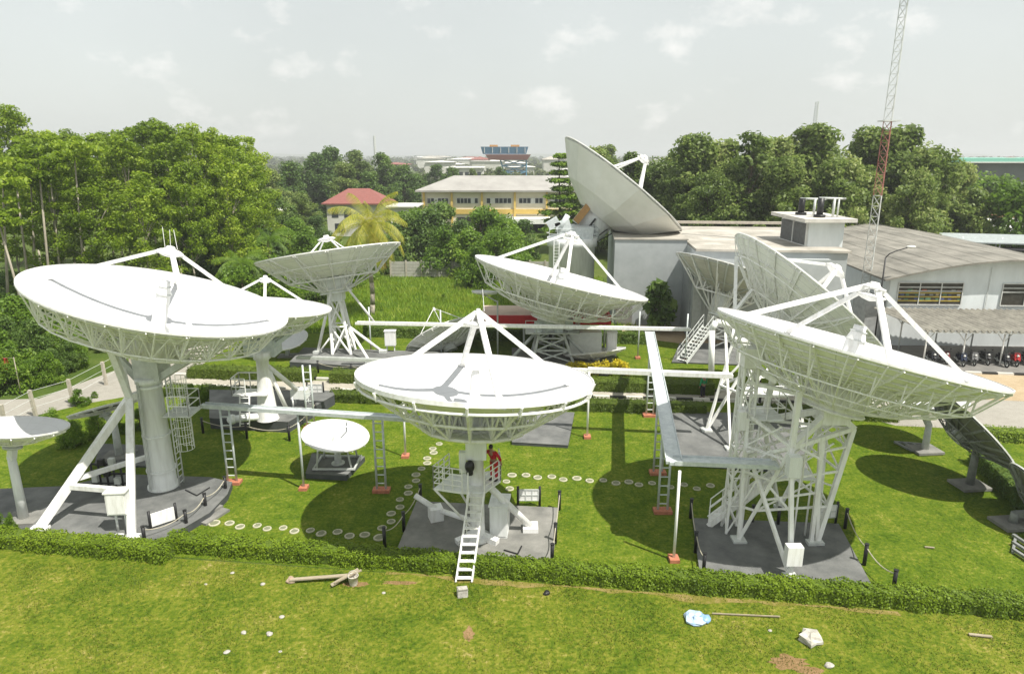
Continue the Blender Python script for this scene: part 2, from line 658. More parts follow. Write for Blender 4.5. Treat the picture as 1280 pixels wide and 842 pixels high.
def railing(root, pts, h=1.0, m=None, r=.025, levels=(.5, 1.0), step=.8, closed=False, name='railing'):
    mb = MB()
    pts = [Vector(p) for p in pts]
    if closed:
        pts = pts + pts[:1]
    for a, b in zip(pts, pts[1:]):
        for l in levels:
            mb.tube(a + V(0, 0, h * l), b + V(0, 0, h * l), r, n=6)
        k = max(1, round((b - a).length / step))
        for i in range(k + 1):
            c = a + (b - a) * i / k
            mb.tube(c, c + V(0, 0, h), r, n=6)
    return mb.build(name, m or WHITE, root)


def stairs(root, p, q, width, m=None, rail=True):
    """p bottom centre, q top centre"""
    m = m or WHITE2
    mb = MB()
    p, q = Vector(p), Vector(q)
    d = Vector((q.x - p.x, q.y - p.y, 0)).normalized(); w = Vector((-d.y, d.x, 0))
    for s in (-.5, .5):
        mb.bar(p + w * width * s, q + w * width * s, .06, .25)
    k = int((q.z - p.z) / .2)
    for i in range(k):
        c = p + (q - p) * (i + .5) / k
        mb.frame_box(c, w * width / 2, d * .13, V(0, 0, .02))
    st = mb.build('stair', m, root)
    if rail:
        mb = MB()
        for s in (-.5, .5):
            a, b = p + w * width * s, q + w * width * s
            for h in (.5, .95):
                mb.tube(a + V(0, 0, h), b + V(0, 0, h), .025, n=6)
            for i in range(6):
                c = a + (b - a) * i / 5
                mb.tube(c, c + V(0, 0, .95), .025, n=6)
        mb.build('handrail', m, st)
    return st


def cage(root, c, r, z0, z1, a0=0, a1=2 * PI, m=None):
    mb = MB()
    k = int((z1 - z0) / .45) + 1
    for i in range(k + 1):
        mb.ring(V(c[0], c[1], z0 + (z1 - z0) * i / k), V(1, 0, 0), V(0, 1, 0), r, .013, n=18, m=4, a0=a0, a1=a1)
    for i in range(8):
        a = a0 + (a1 - a0) * i / (8 if abs(a1 - a0) > 6.2 else 7)
        p = V(c[0] + r * math.cos(a), c[1] + r * math.sin(a), z0)
        mb.tube(p, p + V(0, 0, z1 - z0), .014, n=4)
    return mb.build('safety_cage', m or WHITE, root)


def cabinet(root, c, w, d, h, m=None, rot=0.0, name='cabinet', door=True):
    mb = MB()
    R = Matrix.Rotation(rot, 3, 'Z'); c = Vector(c)
    ex, ey = R @ V(1, 0, 0), R @ V(0, 1, 0)
    mb.frame_box(c + V(0, 0, h / 2), ex * w / 2, ey * d / 2, V(0, 0, h / 2))
    mb.frame_box(c + V(0, 0, h + .03), ex * (w / 2 + .05), ey * (d / 2 + .05), V(0, 0, .03))
    o = mb.build(name, m or PALEGREY, root)
    if door:
        mb = MB()
        mb.frame_box(c + V(0, 0, h / 2) - ey * (d / 2 + .01), ex * w * .44, ey * .012, V(0, 0, h * .44))
        mb.build('cabinet_door', m or PALEGREY, o)
    return o


def lattice(mb, base, top, r=.05, panels=3, n=None, r2=None):
    """truss tower between two equal-length point loops"""
    k = len(base)
    lv = [[Vector(b).lerp(Vector(t), i / panels) for b, t in zip(base, top)] for i in range(panels + 1)]
    for j in range(k):
        mb.tube(base[j], top[j], r, n=6)
    r2 = r2 or r * .65
    for i in range(panels):
        for j in range(k):
            a, b = lv[i][j], lv[i][(j + 1) % k]
            c, d = lv[i + 1][j], lv[i + 1][(j + 1) % k]
            mb.tube(c, d, r2, n=5)
            mb.tube(a, d, r2, n=5)
            mb.tube(b, c, r2, n=5)


def pad(name, pts, z, label, cat='concrete pad', m=None):
    mb = MB()
    xs = [(p[0], p[1]) for p in pts]
    area = sum(a[0] * b[1] - b[0] * a[1] for a, b in zip(xs, xs[1:] + xs[:1]))
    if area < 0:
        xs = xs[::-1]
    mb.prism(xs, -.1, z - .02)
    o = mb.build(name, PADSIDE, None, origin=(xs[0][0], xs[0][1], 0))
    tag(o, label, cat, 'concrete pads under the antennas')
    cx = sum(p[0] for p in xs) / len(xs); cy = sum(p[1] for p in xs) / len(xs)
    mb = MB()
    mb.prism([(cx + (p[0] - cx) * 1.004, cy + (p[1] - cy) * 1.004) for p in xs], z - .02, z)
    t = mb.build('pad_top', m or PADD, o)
    return o
# ------------------------------------------------------------------ big antennas
GRP = 'white satellite antennas on the lawn'


def at_z(p, z):
    return V(p[0], p[1], z)


# --- the antenna on the tapered column (with its A-frame)
PADZ1 = .35
b1 = G(205, 607, PADZ1)
d1 = thing('satellite_dish', b1, 'very large white dish on a fat tapered column propped by a two-legged frame', 'antenna', GRP)
f1 = dish_frame(189, 375, 31, 172, 38, 8.1, 'front', .30)
reflector(f1, d1)
back_ribs(f1, d1, 24, 6)
back_truss(f1, d1, 28, ((1, -.02), (.86, -.25), (.47, -.41), (.2, -.47)), r=.029, mids=((.66, -.335),))
hub(f1, d1, .21, -.28, -.49)
feed_cone(f1, d1, .058, .04, .14)
subreflector(f1, d1, .375, .105, ((187, .9), (28, .88), (-48, .88), (110, .88)), w=.2, whips=3, apex=.405)
mb = MB()
mb.lathe((b1.x, b1.y, 0), V(1, 0, 0), V(0, 1, 0), V(0, 0, 1), [(.72, PADZ1), (.72, PADZ1 + .12), (.62, PADZ1 + .13), (.61, PADZ1 + .9), (.51, 5.7), (.6, 5.72), (.6, 5.95), (.5, 5.96)], n=32, cap1=True)
col = mb.build('pedestal', PALEGREY, d1)
for zf in (PADZ1 + .95, 3.1, 5.55):
    mb = MB(); rr = .615 - .11 * (zf - 1.3) / 4.4
    mb.lathe((b1.x, b1.y, 0), V(1, 0, 0), V(0, 1, 0), V(0, 0, 1), [(rr, zf - .04), (rr + .06, zf - .04), (rr + .06, zf + .04), (rr, zf + .04)], n=32, smooth=False)
    for k in range(24):
        a = 2 * PI * k / 24; c = V(b1.x + (rr + .03) * math.cos(a), b1.y + (rr + .03) * math.sin(a), zf)
        mb.tube(c - V(0, 0, .08), c + V(0, 0, .08), .018, n=6)
    mb.build('flange', PALEGREY, col)
mb = MB(); mb.poly([V(b1.x - .35, b1.y - .62, .4), V(b1.x - .33, b1.y - .60, 3.0), V(b1.x - .30, b1.y - .52, 5.9)], .035); mb.poly([V(b1.x - .25, b1.y - .66, .4), V(b1.x - .23, b1.y - .62, 3.0), V(b1.x - .2, b1.y - .56, 5.9)], .025)
mb.build('conduit', GREYP, d1)
mb = MB()
hb = f1.at(0, 0, -.48)
mb.frame_box((Vector((b1.x, b1.y, 6.15)) + hb) / 2, V(.58, 0, 0), V(0, .6, 0), V(0, 0, max(.3, (hb.z - 5.9) / 2 + .15)))
mb.bar(V(b1.x - .5, b1.y, 5.9), f1.at(.45, 200, -.40), .3)
mb.bar(V(b1.x + .5, b1.y, 5.9), f1.at(.45, 330, -.40), .3)
mb.build('yoke', GREYP, d1)
J = P(162, 497, 29.8)
fl, fr_ = G(48, 663, PADZ1), G(165, 674, PADZ1)
for ft in (fl, fr_):
    mb = MB()
    mb.bar(ft + V(0, 0, .05), J, .31)
    leg = mb.build('leg', WHITE, d1)
    mb = MB(); mb.box(ft.x - .35, ft.x + .35, ft.y - .3, ft.y + .3, PADZ1, PADZ1 + .12)
    mb.build('foot_plate', WHITE, leg)
mb = MB()
mb.bar(fl.lerp(J, .32), fr_.lerp(J, .32), .22)
mb.build('cross_brace', WHITE, d1)
mb = MB()
mb.bar(fl.lerp(J, .37), V(b1.x - .6, b1.y, 1.9), .2)
mb.build('cross_brace', WHITE, d1)
mb = MB()
mb.bar(J, V(b1.x, b1.y, 5.3), .3)
mb.bar(J, f1.at(.45, 255, -.40), .26)
mb.bar(J, f1.at(.3, 190, -.45), .2)
mb.build('cross_brace', WHITE, d1)
cabinet(d1, G(150, 640, PADZ1 + .9) + V(.0, 0.0, 0), .8, .5, 1.0, WHITE, .1, 'control_box')
mb = MB()
cb = G(150, 640, PADZ1 + .9)
mb.tube(V(cb.x - .2, cb.y, PADZ1), V(cb.x - .2, cb.y, cb.z), .05); mb.tube(V(cb.x + .2, cb.y, PADZ1), V(cb.x + .2, cb.y, cb.z), .05)
mb.tube(V(cb.x - .2, cb.y - .3, PADZ1 + .03), V(cb.x + .2, cb.y - .3, PADZ1 + .03), .04)
mb.build('box_stand', PALEGREY, d1)
lx, ly = b1.x + .84, b1.y + .1
ladder(d1, (lx, ly, .4), (lx + .0, ly, 6.2), .45, (0, 1, 0), GREYP)
cage(d1, (lx + .42, ly), .4, 2.3, 5.9, -2.2, 2.2, WHITE2)
mb = MB()
mb.box(b1.x + .7, b1.x + 2.0, b1.y - .6, b1.y + .7, 4.15, 4.22)
mb.build('landing', GREYP, d1)
railing(d1, [(b1.x + 1.0, b1.y - .55, 4.22), (b1.x + 1.95, b1.y - .55, 4.22), (b1.x + 1.95, b1.y + .65, 4.22), (b1.x + 1.0, b1.y + .65, 4.22)], .95, WHITE2)
# dark equipment rack with pipes standing in the shade behind the A-frame
q = G(137, 613, PADZ1)
r1 = thing('equipment_rack', q, 'black pipe rack with small valves in the shade behind the two-legged white frame', 'rack')
mb = MB()
for i in range(5):
    mb.tube(V(q.x - .7 + .35 * i, q.y, q.z), V(q.x - .7 + .35 * i, q.y, q.z + 1.5), .05)
for i in range(3):
    mb.tube(V(q.x - .8, q.y, q.z + .4 + .5 * i), V(q.x + .9, q.y, q.z + .4 + .5 * i), .05)
mb.build('pipe_frame', BLACK, r1)
for i, (dx, dz) in enumerate(((-.5, .7), (.1, 1.0), (.55, .6), (-.1, 1.55), (.4, 1.6))):
    mb = MB(); mb.frame_box(V(q.x + dx, q.y - .12, q.z + dz), V(.13, 0, 0), V(0, .1, 0), V(0, 0, .16))
    mb.build('valve', (GREYP, BLACK)[i % 2], r1)

# --- the antenna in the middle, with the ladder
b2 = G(597, 672, .15)
d2 = thing('satellite_dish', b2, 'large white dish with a ladder over the hedge and a railed platform', 'antenna', GRP)
f2 = dish_frame(593, 473, 26.3, 149, 31, 2.2, 'front', .29)
reflector(f2, d2, rimw=.16)
back_truss(f2, d2, 16, ((1, -.06), (.72, -.27), (.45, -.455), (.16, -.47)), r=.045, diag=False, m=WHITE)
mb = MB()
for i in range(16):
    az = 360 * i / 16
    mb.tube(f2.at(1.02, az, -.03), f2.at(.99, az, -.1), .05, n=6)
    mb.tube(f2.at(.72, az, f2.surf(.72) - .02), f2.at(.72, az, -.27), .05, n=6)
mb.ring(f2.at(0, 0, -.09), f2.ex, f2.ey, f2.R * .985, .06, n=48)
mb.ring(f2.at(0, 0, -.455), f2.ex, f2.ey, f2.R * .45, .08, n=16, m=6)
mb.build('rim_beam', WHITE, d2)
mb = MB()
mb.lathe(f2.c, f2.ex, f2.ey, f2.n, [(.47 * f2.R, -.44 * f2.R), (.3 * f2.R, -.47 * f2.R), (.03 * f2.R, -.48 * f2.R)], n=16, smooth=False)
mb.build('hub_plate', PALEGREY, d2)
hub(f2, d2, .10, -.28, -.50, PALEGREY)
feed_cone(f2, d2, .045, .02, .09, cap=False)
mb = MB()
mb.lathe(f2.at(0, 0, .07), f2.ex, f2.ey, f2.n, [(.3, -.1), (.22, .05), (.05, .45)], n=16, cap1=True)
mb.build('feed_horn', WHITE2, d2)
subreflector(f2, d2, .435, .125, slim=.45, struts=((12, .84), (102, .84), (192, .84), (286, .88)), w=.21, whips=1, apex=.53)
mb = MB()
X, Y = b2.x, b2.y
mb.lathe((X, Y, 0), V(1, 0, 0), V(0, 1, 0), V(0, 0, 1), [(.55, .15), (.55, .28), (.34, .32), (.31, .9), (.29, 2.6), (.29, 3.9), (.4, 3.95), (.4, 4.2), (.3, 4.3)], n=24, cap1=True)
mb.build('pedestal', WHITE, d2)
mb = MB()
hb = f2.at(0, 0, -.49)
mb.frame_box(V(X, Y, (4.1 + hb.z) / 2), V(.42, 0, 0), V(0, .4, 0), V(0, 0, max(.25, (hb.z - 4.0) / 2 + .1)))
mb.bar(V(X - .55, Y - .3, 3.4), V(X - .55, Y - .3, 4.3), .28)
mb.build('yoke', PALEGREY, d2)
mb = MB()
mb.sphere(V(X - .25, Y - .55, 3.75), .2, .2, .28); mb.tube(V(X - .25, Y - .55, 3.4), V(X - .25, Y - .55, 3.6), .14)
mb.build('drive_motor', BLACK, d2)
ZP = 2.75
pf = [V(X - 1.75, Y - .5, ZP), V(X - .55, Y - .85, ZP), V(X + .35, Y - .85, ZP), V(X + 1.0, Y + .2, ZP), V(X + .9, Y + 1.2, ZP), V(X - 1.2, Y + .7, ZP)]
mb = MB(); mb.prism([(p.x, p.y) for p in pf], ZP - .08, ZP)
mb.build('platform', PALEGREY, d2)
railing(d2, [pf[1], pf[0], pf[5]], 1.0, WHITE, levels=(.25, .5, .75, 1.0), step=.5)
railing(d2, [pf[2], pf[3], pf[4]], 1.0, WHITE, levels=(.25, .5, .75, 1.0), step=.6)
mb = MB(); mb.tube(pf[0], V(X - .3, Y - .3, .9), .05); mb.tube(pf[5], V(X - .2, Y + .3, 1.2), .05)
mb.build('platform_brace', WHITE, d2)
ft = G(663, 661, .15)
mb = MB(); mb.tube(ft + V(0, 0, .15), V(X + .35, Y + .1, 2.7), .15, n=12); mb.frame_box(ft + V(0, 0, .1), V(.33, 0, 0), V(0, .33, 0), V(0, 0, .1))
mb.build('leg', WHITE, d2)
ft = G(545, 648, .15)
mb = MB()
mb.frame_box(ft + V(0, 0, .3), V(.28, .1, 0), V(-.1, .28, 0), V(0, 0, .3))
mb.tube(ft + V(0, 0, .5), P(519, 619, ft.y + .4), .13, n=10)
mb.tube(ft + V(.1, 0, .45), V(X, Y, .9), .12, n=10)
mb.build('leg', WHITE, d2)
mb = MB()
for a in range(3):
    an = math.radians(90 + 120 * a)
    mb.bar(V(X, Y, .35), V(X + 1.0 * math.cos(an), Y + 1.0 * math.sin(an), .25), .3, .25)
mb.build('base_frame', WHITE, d2)
ladder(d2, G(580, 727, 0), V(X + .05, Y - .92, ZP + .05), .62, (1, 0, 0), WHITE, .3, .045, 'ladder', flat=True)
railing(d2, [V(X - .35, Y - 1.5, 1.2), V(X - .3, Y - .9, ZP)], .9, WHITE, levels=(1.0,), step=3)
cabinet(d2, V(X + .95, Y + .55, .15), .75, 1.1, 1.45, PALEGREY, -.1)

# --- the antenna on the lattice frame by the stone path (tilted)
b3 = V(11.6, 25.8, .15)
d3 = thing('satellite_dish', b3, 'huge white dish tipped sideways over a tangled steel frame with a white control box', 'antenna', GRP)
f3 = dish_frame(1083, 437, 26.2, 192, 9, 15.6, 'front', .30)
reflector(f3, d3)
back_ribs(f3, d3, 24, 9, w=.05)
back_truss(f3, d3, 28, ((1, -.02), (.83, -.24), (.47, -.40), (.2, -.47)), r=.026, open_rim=True, mids=((.65, -.33),))
hub(f3, d3, .22, -.28, -.5)
feed_cone(f3, d3, .07, .045, .15)
subreflector(f3, d3, .37, .105, ((180, .93), (0, .9), (-78, .55), (103, .85)), w=.2, whips=0, apex=.45)
A, A2, B, C = G(923, 675, .15), G(912, 663, .15), G(988, 722, .15), G(1021, 678, .15)
D = V(12.4, 28.6, .15)
N1, N2, N3, N4 = V(10.95, 24.7, 4.95), P(1067, 535, 26.0), V(10.7, 27.2, 5.1), V(13.8, 27.9, 5.3)
T1, T2 = V(A2.x, A2.y, 8.2), V(A2.x + .55, A2.y + .5, 8.3)


def beam_part(name, p, q, w, m=WHITE2, par=d3):
    mb = MB(); mb.bar(p, q, w * .66)
    return mb.build(name, m, par)


for kf, (p, q, w) in enumerate(((A, N1, .2), (A, V(A.x, A.y + .3, 5.6), .2), (B, N1, .24), (B, V(9.9, 26.2, 3.9), .2), (C, N2, .28), (C, N4, .18), (C, N1.lerp(N2, .45), .2), (D, N4, .22), (D, N3, .22), (V(C.x - .3, C.y - .1, .15), N2.lerp(N1, .5), .22))):
    lg = beam_part('leg', p, q, w)
    hs = .28 - .012 * kf
    mb = MB(); mb.box(p.x - hs, p.x + hs, p.y - hs, p.y + hs, .152 + .001 * kf, .24 + .007 * kf)
    mb.build('foot_plate', GREYP, lg)
mb = MB()
for p, q, w in ((N1, N2, .28), (N2, N4, .25), (N4, N3, .25), (N3, N1, .25), (N1, N4, .16), (N3, N2, .16), (N1.lerp(B, .5), A.lerp(N1, .6), .12), (N3.lerp(D, .5), C.lerp(N2, .5), .1),
                (A.lerp(N1, .45), C.lerp(N1.lerp(N2, .45), .5), .12), (V(9.9, 26.2, 3.9), N3, .2), (V(9.9, 26.2, 3.9), N1, .2), (V(A.x, A.y, 4.2), N2.lerp(N4, .5), .16), (D.lerp(N3, .5), A.lerp(N1, .5), .1),
                (V(A2.x, A2.y, 5.8), N1, .18), (V(A2.x, A2.y, 5.0), N3, .18), (N1.lerp(N3, .5) + V(0, 0, -.9), N2.lerp(N4, .5) + V(0, 0, -.7), .12), (N1 + V(0, 0, -1.2), N3 + V(0, 0, -1.0), .12), (N1 + V(0, 0, -1.2), N3, .1), (N2 + V(-.1, 0, -1.2), N4, .1)):
    mb.bar(p, q, w * .6)
for zz in (1.7, 3.3, 4.4):
    lv = [A.lerp(N1, zz / 5), C.lerp(N2, zz / 5.2), D.lerp(N4, zz / 5.2), D.lerp(N3, zz / 5.1), V(A.x, A.y + .3 * zz / 5.6, zz)]
    for i_ in range(5):
        mb.bar(lv[i_], lv[(i_ + 1) % 5], .08)
    up_ = [p_ + V(0, 0, 1.3) for p_ in lv]
    for i_ in range(5):
        mb.bar(lv[i_], up_[(i_ + 1) % 5].lerp(up_[i_], .15), .06)
mb.build('brace_frame', WHITE2, d3)
mb = MB()
hb = f3.at(0, 0, -.5)
for p in (N1, N2, N3, N4):
    mb.bar(p, hb + (p - hb) * .16, .24)
for az in (30, 150, 210, 330):
    mb.bar(f3.at(.21, az, -.46), hb + V(0, 0, -.35), .16)
mb.frame_box(hb + V(0, 0, -.25), V(.55, 0, 0), V(0, .5, 0), V(0, 0, .28))
mb.bar(N1, f3.at(.47, 215, -.40), .2); mb.bar(N3, f3.at(.47, 170, -.40), .2)
mb.build('mount_head', WHITE2, d3)
mb = MB()
sq = lambda c, s, z: [V(c.x - s, c.y - s, z), V(c.x + s, c.y - s, z), V(c.x + s, c.y + s, z), V(c.x - s, c.y + s, z)]
lattice(mb, sq(A2 + V(.1, .1, 0), .32, .15), sq(A2 + V(.25, .1, 0), .28, 8.0), .06, 6)
mb.bar(V(A2.x + .25, A2.y, 8.0), f3.at(.8, 180, -.22), .2); mb.bar(V(A2.x + .35, A2.y + .3, 7.6), f3.at(.47, 185, -.4), .2)
mb.bar(V(A2.x + .2, A2.y, 7.0), f3.at(.3, 190, -.45), .14)
mb.frame_box(V(A2.x + .2, A2.y - .1, 8.1), V(.35, 0, 0), V(0, .3, 0), V(0, 0, .4))
mb.build('jack_tower', WHITE2, d3)
bx = B.lerp(N1, .21)
mb = MB(); mb.frame_box(bx + V(0, -.28, 0), V(.30, 0, 0), V(0, .18, 0), V(0, 0, .40)); mb.build('control_box', WHITE, d3)
bx2 = B.lerp(N1, .92)
mb = MB(); mb.frame_box(bx2 + V(0, -.25, -.2), V(.24, 0, 0), V(0, .2, 0), V(0, 0, .42)); mb.build('control_box', PALEGREY, d3)
mb = MB(); e = P(933, 518, 25.8); mb.frame_box(V(A2.x - .1, A2.y - .45, 5.5), V(.16, 0, 0), V(0, .16, 0), V(0, 0, .4)); mb.build('control_box', WHITE, d3)
stairs(d3, G(886, 652, .15), P(968, 592, 26.6), .75)
lz = P(968, 592, 26.6)
mb = MB(); mb.box(lz.x - .1, lz.x + 1.6, lz.y - .5, lz.y + .6, lz.z - .06, lz.z); mb.build('landing', PALEGREY, d3)
mb = MB(); mb.box(9.7, 11.2, 26.2, 27.8, 5.45, 5.52); mb.build('landing', PALEGREY, d3)
railing(d3, [(9.7, 26.2, 5.52), (11.2, 26.2, 5.52), (11.2, 27.8, 5.52), (9.7, 27.8, 5.52)], 1.0, WHITE2)
ladder(d3, (9.95, 26.25, lz.z), (9.95, 26.2, 5.5), .45, (1, 0, 0), WHITE2)
mb = MB(); mb.tube(V(11.6, 24.9, 3.2), V(11.6, 24.9, 6.1), .035); mb.tube(V(12.6, 26.2, 3.0), V(12.6, 26.2, .2), .04); mb.tube(V(11.8, 25.5, 3.6), V(11.8, 25.5, .2), .04)
mb.bar(V(11.1, 24.9, 5.0), V(12.1, 24.6, 4.5), .08)
mb.build('conduit', WHITE2, d3)

# --- dish seen from below, by the coconut palm
b4 = G(430, 440, .5)
d4 = thing('satellite_dish', b4, 'white dish shown from underneath on a thin three-legged lattice before the coconut palm', 'antenna', GRP)
f4 = dish_frame(409, 316, 55, 92, 4, -8.1, 'back', .34)
reflector(f4, d4, outer=DISH_BACK)
back_ribs(f4, d4, 16, 2, w=.07, r0=.2)
back_truss(f4, d4, 14, ((1, -.02), (.62, -.36), (.24, -.52)), r=.045, diag=False, m=WHITE, rings=(1, 2), mids=((.82, -.18),))
hub(f4, d4, .22, -.34, -.56, PALEGREY)
subreflector(f4, d4, .19, .125, ((45, .6), (135, .6), (225, .6), (315, .6)), w=.1, apex=.22)
hb = f4.at(0, 0, -.55)
mb = MB()
t = hb + V(0, 0, -.3)
base = sq(b4, .75, .5)
lattice(mb, base, sq(V(t.x - .1, t.y, 0), .45, t.z - .2), .12, 2)
mb.build('lattice_mast', WHITE2, d4)
mb = MB(); mb.frame_box(t, V(.6, 0, 0), V(0, .6, 0), V(0, 0, .4)); mb.build('yoke', PALEGREY, d4)
for px_, py_, hz in ((397, 441, 5.6), (479, 440, 2.6), (462, 452, 2.4)):
    e = G(px_, py_, .5)
    mb = MB(); mb.tube(e, V(b4.x + (-.7 if px_ < 420 else .6), b4.y, hz), .12)
    lg = mb.build('leg', WHITE2, d4)
    mb = MB(); mb.frame_box(e + V(0, 0, .1), V(.3, 0, 0), V(0, .3, 0), V(0, 0, .1)); mb.build('foot_plate', GREYP, lg)
mb = MB()
mb.tube(G(399, 440, .7), V(b4.x - .6, b4.y, 2.3), .07)
mb.tube(V(b4.x + .4, b4.y, 6.1), P(470, 405, 54), .09)
mb.build('cross_brace', WHITE2, d4)

# --- antenna over the red-edged shelter
b5 = G(690, 446, .15)
d5 = thing('satellite_dish', b5, 'white dish tilted above the red-edged shelter and the yellow shrubs', 'antenna', GRP)
f5 = dish_frame(702, 347, 53, 111, 8.5, 14.3, 'front', .30)
reflector(f5, d5)
back_ribs(f5, d5, 24, 7)
back_truss(f5, d5, 24, ((1, -.02), (.84, -.25), (.48, -.40), (.2, -.46)), r=.034, open_rim=True, mids=((.66, -.335),))
hub(f5, d5, .22, -.28, -.5)
feed_cone(f5, d5, .06, .04, .1)
subreflector(f5, d5, .43, .1, ((186, .9), (4, .85), (96, .85), (276, .6)), w=.22, apex=.5)
hb = f5.at(0, 0, -.5)
mb = MB()
lattice(mb, sq(b5, 1.6, .15), sq(V(hb.x, hb.y, 0), .8, hb.z - .4), .11, 3)
mb.build('lattice_mast', GREYP, d5)
mb = MB(); mb.frame_box(hb + V(0, 0, -.4), V(1.0, 0, 0), V(0, .9, 0), V(0, 0, .5)); mb.build('yoke', GREYP, d5)
for dx in (-3.4, 3.0):
    mb = MB(); mb.tube(V(b5.x + dx, b5.y - .8, .15), hb + V(dx * .2, 0, -.6), .13); mb.build('leg', GREYP, d5)
mb = MB(); mb.box(b5.x - 2.2, b5.x + 2.0, b5.y - 1.9, b5.y + 1.2, 2.55, 2.63); mb.build('landing', GREYP, d5)
railing(d5, [(b5.x - 2.2, b5.y - 1.9, 2.63), (b5.x + 2.0, b5.y - 1.9, 2.63), (b5.x + 2.0, b5.y + 1.2, 2.63)], 1.0, GREYP)
mb = MB()
for i in range(4):
    mb.frame_box(V(b5.x - 1.2 + .8 * i, b5.y - 1.3, 3.0 + .2 * (i % 2)), V(.3, 0, 0), V(0, .3, 0), V(0, 0, .4))
mb.build('drive_gear', GALV, d5)
mb = MB(); mb.tube(P(683, 445, 52), P(691, 403, 52.6), .12); mb.build('actuator', BLACK, d5)

# --- the biggest one at the back, panelled all round
f6 = dish_frame(780, 229.5, 71, 93, 10, 38.9, 'back', .24)
hb6 = f6.at(0, 0, -.72)
Y6 = 68.5
b6 = V(P(714, 345, Y6).x, Y6, 0)
d6 = thing('satellite_dish', b6, 'tallest dish, standing steep with a closed panelled back behind the grey building', 'antenna', GRP)
reflector(f6, d6, outer=DISH_BACK2)
mb = MB()
mb.lathe(f6.c, f6.ex, f6.ey, f6.n, [(r * f6.R, z * f6.R) for r, z in ((1.01, -.03), (.66, -.38), (.3, -.56))], n=12, smooth=False, a0=.2)
mb.build('back_shroud', mat('shroud_paint', (.82, .82, .78), (.73, .73, .68), rough=.5, scale=.5), d6)
mb = MB(); mb.lathe(f6.c, f6.ex, f6.ey, f6.n, [(.24 * f6.R, -.5 * f6.R), (.24 * f6.R, -.8 * f6.R)], n=24, cap1=True)
hb_o = mb.build('hub', PALEGREY, d6)
mb = MB(); mb.frame_box(f6.at(-.18, 0, -.66) - f6.ey * 1.9, f6.ex * .35, f6.ey * .35, f6.n * 1.0); mb.build('drive_box', mat('ochre_paint', (.42, .24, .08), (.33, .18, .06), rough=.6), hb_o)
mb = MB()
for i in range(7):
    mb.tube(f6.at(.06 + .04 * i, 200 + 25 * i, -.6), f6.at(.22, 190 + 24 * i, -.84), .06)
mb.poly([f6.at(.26, 270, -.6), f6.at(.30, 270, -.7), f6.at(.28, 268, -.82)], .1)
mb.build('hose', BLACK, hb_o)
subreflector(f6, d6, .40, .1, ((135, .55), (45, .5), (-45, .5), (225, .55)), w=.22, apex=.45)
mb = MB()
top = P(714, 296, Y6)
mb.lathe((b6.x, Y6, 0), V(1, 0, 0), V(0, 1, 0), V(0, 0, 1), [(2.3, 0), (2.3, top.z - .9), (2.5, top.z - .85), (2.5, top.z)], n=32, cap1=True)
mb.build('pedestal', PALEGREY, d6)
mb = MB(); hb = f6.at(0, 0, -.72)
for s in (-1, 1):
    mb.bar(V(b6.x + .3, Y6 + s * 1.6, top.z - .2), hb + V(0, s * 1.5, 0), .9)
mb.frame_box(V(b6.x + .4, Y6, top.z + .5), V(1.5, 0, 0), V(0, 1.8, 0), V(0, 0, .6))
mb.frame_box(V(b6.x - 1.0, Y6 - 1.5, top.z + 1.1), V(.7, 0, .2), V(0, .5, 0), V(-.2, 0, .6))
mb.tube(V(b6.x - 1.6, Y6 - 1.8, top.z + .6), V(b6.x - .6, Y6 - 1.8, top.z + 2.3), .28, n=10)
mb.frame_box(V(b6.x - 2.0, Y6 - 1.6, top.z + 1.5), V(.5, 0, .3), V(0, .4, 0), V(-.2, 0, .35))
mb.build('yoke', GALV, d6)
railing(d6, [(b6.x - 2.4, Y6 - 2.1, top.z), (b6.x + 2.4, Y6 - 2.1, top.z), (b6.x + 2.4, Y6 + 2, top.z)], 1.0, GALV)
ladder(d6, (b6.x - 1.7, Y6 - 2.45, 0), (b6.x - 1.7, Y6 - 2.45, top.z), .5, (1, 0, 0), GREYP)

# --- dish standing on edge behind the tangled frame
b7 = V(15.2, 39.8, .15)
d7 = thing('satellite_dish', b7, 'white dish standing steep with its back turned, between the roof house and the tipped dish', 'antenna', GRP)
f7 = dish_frame(1016, 372, 42, 124, 19, 40, 'back', .30)
reflector(f7, d7)
back_ribs(f7, d7, 20, 5)
back_truss(f7, d7, 18, ((1, -.02), (.84, -.17), (.5, -.34), (.22, -.44)), r=.03, open_rim=True)
hub(f7, d7, .22, -.28, -.5)
feed_cone(f7, d7, .07, .05, .1)
subreflector(f7, d7, .37, .12, ((170, .8), (80, .75), (-10, .8), (-100, .75)), w=.2, apex=.41)
hb = f7.at(0, 0, -.5)
F1, F2, F3, F4 = G(883, 538, .15), G(913, 561, .15), V(17.5, 38.2, .15), V(16.0, 42.0, .15)
K = [V(13.2, 39.2, 5.4), V(14.4, 38.3, 5.4), V(16.6, 39.0, 5.4), V(15.6, 41.2, 5.4)]
for kf, (p, q) in enumerate(((F1, K[0]), (F2, K[1]), (F3, K[2]), (F4, K[3]), (F1, K[1]), (F2, K[0] + V(-.6, 0, 1.0)), (F3, K[1]))):
    lg = beam_part('leg', p, q, .2, WHITE2, d7)
    hs = .3 - .012 * kf
    mb = MB(); mb.frame_box(V(p.x, p.y, .205 + .004 * kf), V(hs, 0, 0), V(0, hs, 0), V(0, 0, .05 + .002 * kf)); mb.build('foot_plate', GREYP, lg)
mb = MB()
for i in range(4):
    mb.bar(K[i], K[(i + 1) % 4], .22); mb.bar(K[i], hb, .2)
    mb.bar(K[i].lerp([F1, F2, F3, F4][i], .5), K[(i + 1) % 4].lerp([F1, F2, F3, F4][(i + 1) % 4], .5), .12)
    mb.bar(K[i].lerp([F1, F2, F3, F4][i], .5), K[(i + 1) % 4], .1)
